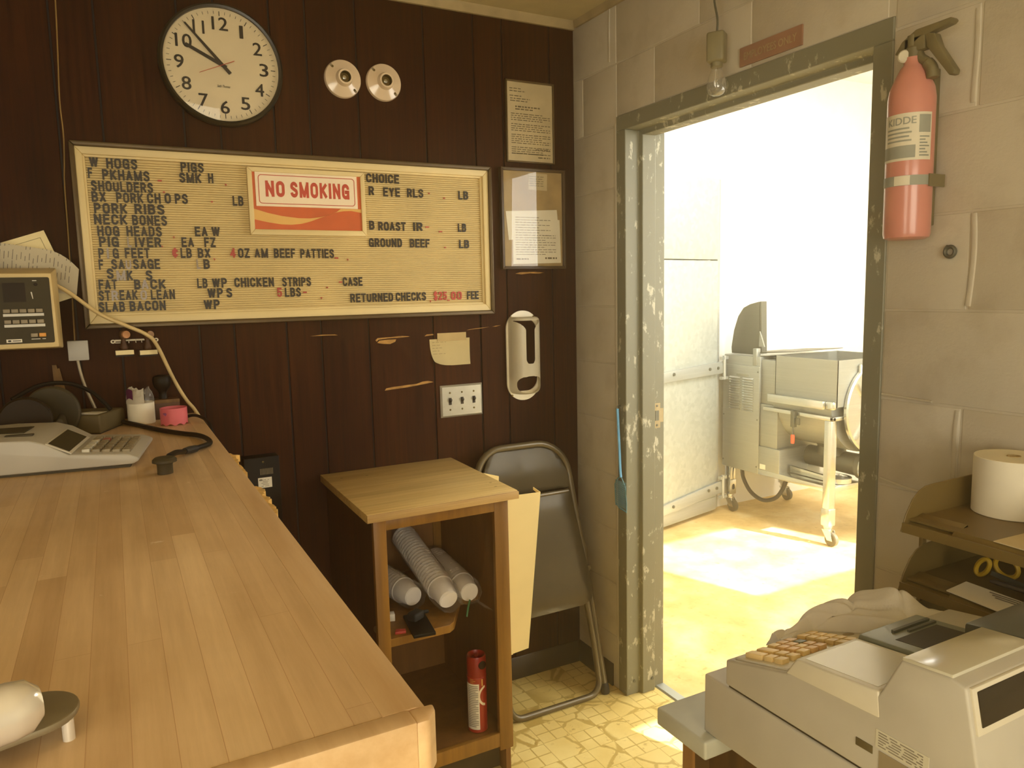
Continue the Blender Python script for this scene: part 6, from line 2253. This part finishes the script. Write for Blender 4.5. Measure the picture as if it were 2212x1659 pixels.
# ------------------------------------------------------------------ the work room: cooler door and mixer grinder
def cooler_door():
    ang = math.atan2(1.213-1.079, 1.855-1.264)
    t = thing('cooler_door', 'galvanised walk-in cooler door with strap hinges in the bright work room', 'door', (1.900, 1.223, 0.0), (0, 0, ang))
    k = dict(local=True)
    b = MB(); b.box(-0.95, -0.045, 0.0, 0.05, 0.11, 1.645, 0.003)
    b.build('lower_panel', 'galv', t, **k)
    b = MB(); b.box(-0.95, -0.045, 0.002, 0.05, 1.652, 2.15, 0.003)
    b.build('upper_panel', 'galv', t, **k)
    b = MB(); b.box(-0.95, -0.045, -0.004, 0.045, 0.025, 0.112, 0.004)
    b.build('kick_plate', 'galv_edge', t, **k)
    b = MB(); b.box(-0.045, -0.015, 0.004, 0.06, 0.03, 2.15, 0.003)
    b.build('edge_channel', 'galv_edge', t, **k)
    for z0, z1 in ((0.925, 0.915), (0.135, 0.085)):
        b = MB()
        b.hexa([(-0.95,-0.020,z1),(0.025,-0.020,z0),(0.025,0.0,z0),(-0.95,0.0,z1),(-0.95,-0.016,z1+0.055),(0.025,-0.016,z0+0.078),(0.025,0.0,z0+0.078),(-0.95,0.0,z1+0.055)], 0.003)
        b.box(-0.95, -0.62, -0.026, -0.018, z1-0.002, z1+0.010)
        s = b.build('hinge_strap', 'galv_edge', t, **k)
        b = MB()
        for x in (-0.86, -0.52, -0.15, -0.06):
            b.cyl((x,-0.014,z0+0.030-(0.03 if x < -.5 and z0 < .5 else 0)+0.008), (x,-0.024,z0+0.030-(0.03 if x < -.5 and z0 < .5 else 0)+0.008), 0.010, 10)
        b.build('bolt', 'dark_steel', s, **k)
        b = MB()
        b.cyl((0.005,-0.022,z0-0.04), (0.005,-0.022,z0+0.115), 0.011, 14)
        b.box(-0.03, 0.04, -0.030, -0.008, z0+0.090, z0+0.108); b.box(-0.03, 0.04, -0.030, -0.008, z0-0.04, z0-0.022)
        b.build('hinge', 'galv_edge', t, **k)
cooler_door()

def mixer():
    t = thing('mixer_grinder', 'stainless steel meat mixer grinder on casters seen through the doorway', 'mixer grinder', (2.22, 0.82, 0))
    b = MB(); b.box(1.955, 2.52, 0.942, 1.255, 0.300, 1.045, 0.008)
    cab = b.build('motor_cabinet', 'steel', t)
    b = MB(); b.box(1.946, 1.957, 0.938, 1.252, 0.306, 0.982, 0.004)
    pan = b.build('access_panel', 'steel', t)
    for Y0, Y1 in ((1.095, 1.192), (0.985, 1.076)):
        b = MB()
        for q in range(14):
            z = 0.694+0.0157*q
            b.prism([(1.9465,z),(1.9385,z+0.002),(1.9465,z+0.010)], 'Y', Y0, Y1)
        b.build('louvres', 'bright_steel', pan)
    b = MB(); b.box(1.942, 1.948, 1.02, 1.13, 0.918, 0.934, 0.002)
    b.build('maker_plate', 'steel', pan)
    b = MB()
    for y in (0.95, 1.24):
        for z in (0.35, 0.65, 0.95):
            b.cyl((1.948,y,z), (1.943,y,z), 0.005, 8)
    b.build('screw', 'dark_steel', pan)
    b = MB(); b.box(1.965, 2.50, 0.815, 0.942, 0.755, 1.030, 0.006)
    b.build('gear_housing', 'steel', t)
    b = MB(); b.box(1.958, 2.50, 0.80, 0.942, 0.48, 0.755, 0.004)
    b.build('drive_cover', 'steel', t)
    # hopper: straight sides above a round bottomed tub
    b = MB()
    th = 0.004
    for x0, x1, y0, y1 in ((1.950,1.954,0.372,0.815),(2.486,2.490,0.372,0.815),(1.950,2.490,0.372,0.376),(1.950,2.490,0.811,0.815)):
        b.box(x0, x1, y0, y1, 0.80, 1.062)
    b.build('hopper', 'steel', t)
    b = MB()
    prof = []
    for q in range(25):
        a = math.pi*q/24
        prof.append((2.22-0.268*math.cos(a), 0.80-0.285*math.sin(a)))
    b.prism(prof, 'Y', 0.41, 0.83)
    b.build('tub', 'steel', t)
    b = MB()
    b.prism([(1.905,0.785),(1.905,0.832),(1.950,0.832),(1.950,0.785)], 'Y', 0.43, 0.835, 0.003)
    b.prism([(0.372,0.785),(0.372,0.832),(0.43,0.832),(0.43,0.785)], 'X', 1.922, 1.952, 0.010, 3)
    b.build('guard_rail', 'bright_steel', t)
    b = MB(); b.box(1.930, 1.955, 0.378, 0.890, 0.722, 0.745, 0.004)
    b.box(1.930, 2.50, 0.378, 0.402, 0.722, 0.745, 0.004)
    b.build('frame_rail', 'bright_steel', t)
    for x, y in ((1.930, 0.388), (2.455, 0.388), (1.955, 1.185), (2.46, 1.185)):
        top = 0.722 if y < 1 else 0.32
        b = MB()
        b.box(x, x+0.048, y, y+0.048, 0.13, top, 0.004)
        b.box(x-0.004, x+0.052, y-0.004, y+0.052, 0.115, 0.215, 0.004)
        leg = b.build('leg', 'bright_steel', t)
        b = MB()
        cx, cy = x+0.024, y+0.024
        b.lathe([(0.026,0.116),(0.026,0.104),(0.022,0.10),(0.022,0.088),(0,0.088)], (cx,cy,0), (0,0,1), 20)
        b.prism([(cy-0.030,0.092),(cy+0.026,0.092),(cy-0.012,0.035),(cy-0.048,0.035)], 'X', cx-0.020, cx-0.016)
        b.prism([(cy-0.030,0.092),(cy+0.026,0.092),(cy-0.012,0.035),(cy-0.048,0.035)], 'X', cx+0.016, cx+0.020)
        ca = b.build('caster', 'bright_steel', leg)
        b = MB(); b.lathe([(0.012,-0.013),(0.034,-0.014),(0.040,-0.010),(0.040,0.010),(0.034,0.014),(0.012,0.013)], (cx,cy-0.028,0.040), (1,0,0), 28)
        b.build('wheel', 'caster', leg)
    b = MB(); b.box(1.948, 2.50, 0.395, 0.945, 0.306, 0.340, 0.003)
    b.build('lower_shelf', 'bright_steel', t)
    b = MB(); b.box(1.950, 2.20, 0.772, 0.942, 0.306, 0.487, 0.004)
    g = b.build('control_box', 'steel', t)
    b = MB(); b.box(1.9480, 1.9505, 0.88, 0.925, 0.345, 0.375)
    b.build('warning_label', 'white_label', g, smooth=False)
    # grinding head below the tub with its loose ring
    b = MB()
    b.lathe([(0,0),(0.072,0),(0.078,0.01),(0.078,0.05),(0.066,0.06),(0.062,0.30),(0.062,0.42)], (2.22,0.355,0.430), (0,1,0), 32)
    b.lathe([(0.085,0),(0.080,0.05),(0.11,0.10)], (2.20,0.60,0.47), (0,0,1), 24)
    b.build('grinding_head', 'dark_steel', t)
    b = MB(); b.lathe([(0.075,0),(0.090,0.004),(0.090,0.036),(0.075,0.040),(0.066,0.036),(0.066,0.004),(0.075,0)], (2.22,0.330,0.430), (0,1,0), 32, False)
    b.build('head_ring', 'bright_steel', t)
    b = MB(); b.lathe([(0.055,0),(0.078,0.003),(0.078,0.030),(0.055,0.033),(0.050,0.016),(0.055,0)], (2.09,0.465,0.341), (0,0,1), 32, False)
    b.build('locking_ring', 'bright_steel', t)
    b = MB(); b.prism([(0.44,0.345),(0.76,0.345),(0.76,0.385),(0.44,0.372)], 'X', 2.03, 2.05, 0.003)
    b.build('cleat', 'bright_steel', t)
    # round end door with hand wheel
    b = MB()
    b.lathe([(0.0,0.0),(0.255,0.0),(0.268,0.006),(0.268,0.022),(0.258,0.028),(0.0,0.028)], (2.27,0.374,0.772), (0,-1,0), 72)
    b.box(2.11, 2.45, 0.346, 0.374, 0.772, 1.035, 0.02, 4)
    door = b.build('end_door', 'bright_steel', t, ang=25)
    b = MB()
    hub = Vector((2.245, 0.315, 0.755))
    b.lathe([(0,0.04),(0.036,0.036),(0.046,0.0),(0.046,-0.03),(0,-0.03)], hub, (0,-1,0), 28)
    for a in (126, 234, 20, 306):
        d = Vector((math.cos(math.radians(a)), 0, math.sin(math.radians(a))))
        b.tube([hub+d*0.03, hub+d*0.10+Vector((0,-0.01,0)), hub+d*0.185+Vector((0,-0.012,0)), hub+d*0.20+Vector((0,-0.012,0))], [0.009,0.011,0.014,0.010], 12)
    b.build('hand_wheel', 'chrome', door)
    # toggle clamp with orange grip
    b = MB()
    b.box(1.905, 1.930, 0.628, 0.655, 0.655, 0.752, 0.003); b.box(1.912, 1.928, 0.600, 0.630, 0.672, 0.712, 0.003)
    b.cyl((1.915,0.642,0.655), (1.912,0.640,0.592), 0.006, 10)
    cl = b.build('toggle_clamp', 'dark_steel', t)
    b = MB(); b.lathe([(0,0),(0.010,0.002),(0.0115,0.012),(0.0115,0.046),(0.009,0.054),(0,0.056)], (1.912,0.640,0.556), (0,0,1), 16)
    b.build('grip', 'handle_orange', cl)
    # raised lid standing behind and hinge bracket
    b = MB(); b.prism([(1.232,1.050),(1.236,1.09),(1.215,1.20),(1.180,1.290),(1.135,1.345),(1.080,1.368),(1.000,1.385),(0.993,1.05)], 'X', 2.00, 2.012, 0.002)
    b.prism([(0.975,1.060),(0.995,1.060),(0.995,1.385),(0.985,1.385)], 'X', 2.00, 2.045)
    b.build('lid', 'dark_steel', t)
    b = MB(); b.prism([(0.945,1.105),(0.990,1.105),(0.985,1.20)], 'X', 1.99, 1.998); b.box(1.950, 1.985, 0.968, 1.000, 0.99, 1.095, 0.003)
    b.build('lid_bracket', 'steel', t)
    b = MB(); b.hexa([(1.98,0.985,1.064),(2.40,0.985,1.064),(2.40,0.70,1.088),(1.98,0.70,1.088),(1.98,0.985,1.072),(2.40,0.985,1.072),(2.40,0.70,1.092),(1.98,0.70,1.092)])
    b.build('rear_lid', 'dark_steel', t)
    b = MB()
    b.tube(bez([(1.985,1.185,0.31),(1.98,1.188,0.25),(1.982,1.19,0.19)]), 0.005, 8)
    b.lathe([(0.006,0.0),(0.014,-0.012),(0.016,-0.035),(0.010,-0.042),(0,-0.042)], (1.982,1.19,0.19), (0,0,1), 14)
    b.build('plug', 'rubber', t)
    b = MB()
    b.tube(bez([(1.985,1.11,0.312),(1.985,1.095,0.24),(1.985,1.03,0.165),(1.985,0.93,0.135),(1.985,0.83,0.17),(1.985,0.775,0.235),(1.99,0.75,0.30)]), 0.0125, 10)
    b.build('power_cable', 'rubber', t)
mixer()

# ------------------------------------------------------------------ haze volume added through both rooms to imitate lens glare round the doorway
def haze():
    m = bpy.data.materials.new('glare_haze')
    m.use_nodes = True
    nt = m.node_tree
    nt.nodes.remove(nt.nodes['Principled BSDF'])
    vs = nt.nodes.new('ShaderNodeVolumeScatter')
    vs.inputs['Color'].default_value = (1.0, 0.90, 0.72, 1)
    vs.inputs['Density'].default_value = 0.032
    vs.inputs['Anisotropy'].default_value = 0.90
    nt.links.new(vs.outputs[0], nt.nodes['Material Output'].inputs['Volume'])
    b = MB(); b.box(XL-0.03, BX1+0.05, YR-0.05, BY1+0.05, -0.03, BZ+0.03)
    o = b.build('haze', m, smooth=False)
    o['kind'] = 'stuff'
    tag(o, 'thin added haze imitating lens glare through the shop and the bright doorway', 'haze')
SC.cycles.volume_bounces = 3
haze()
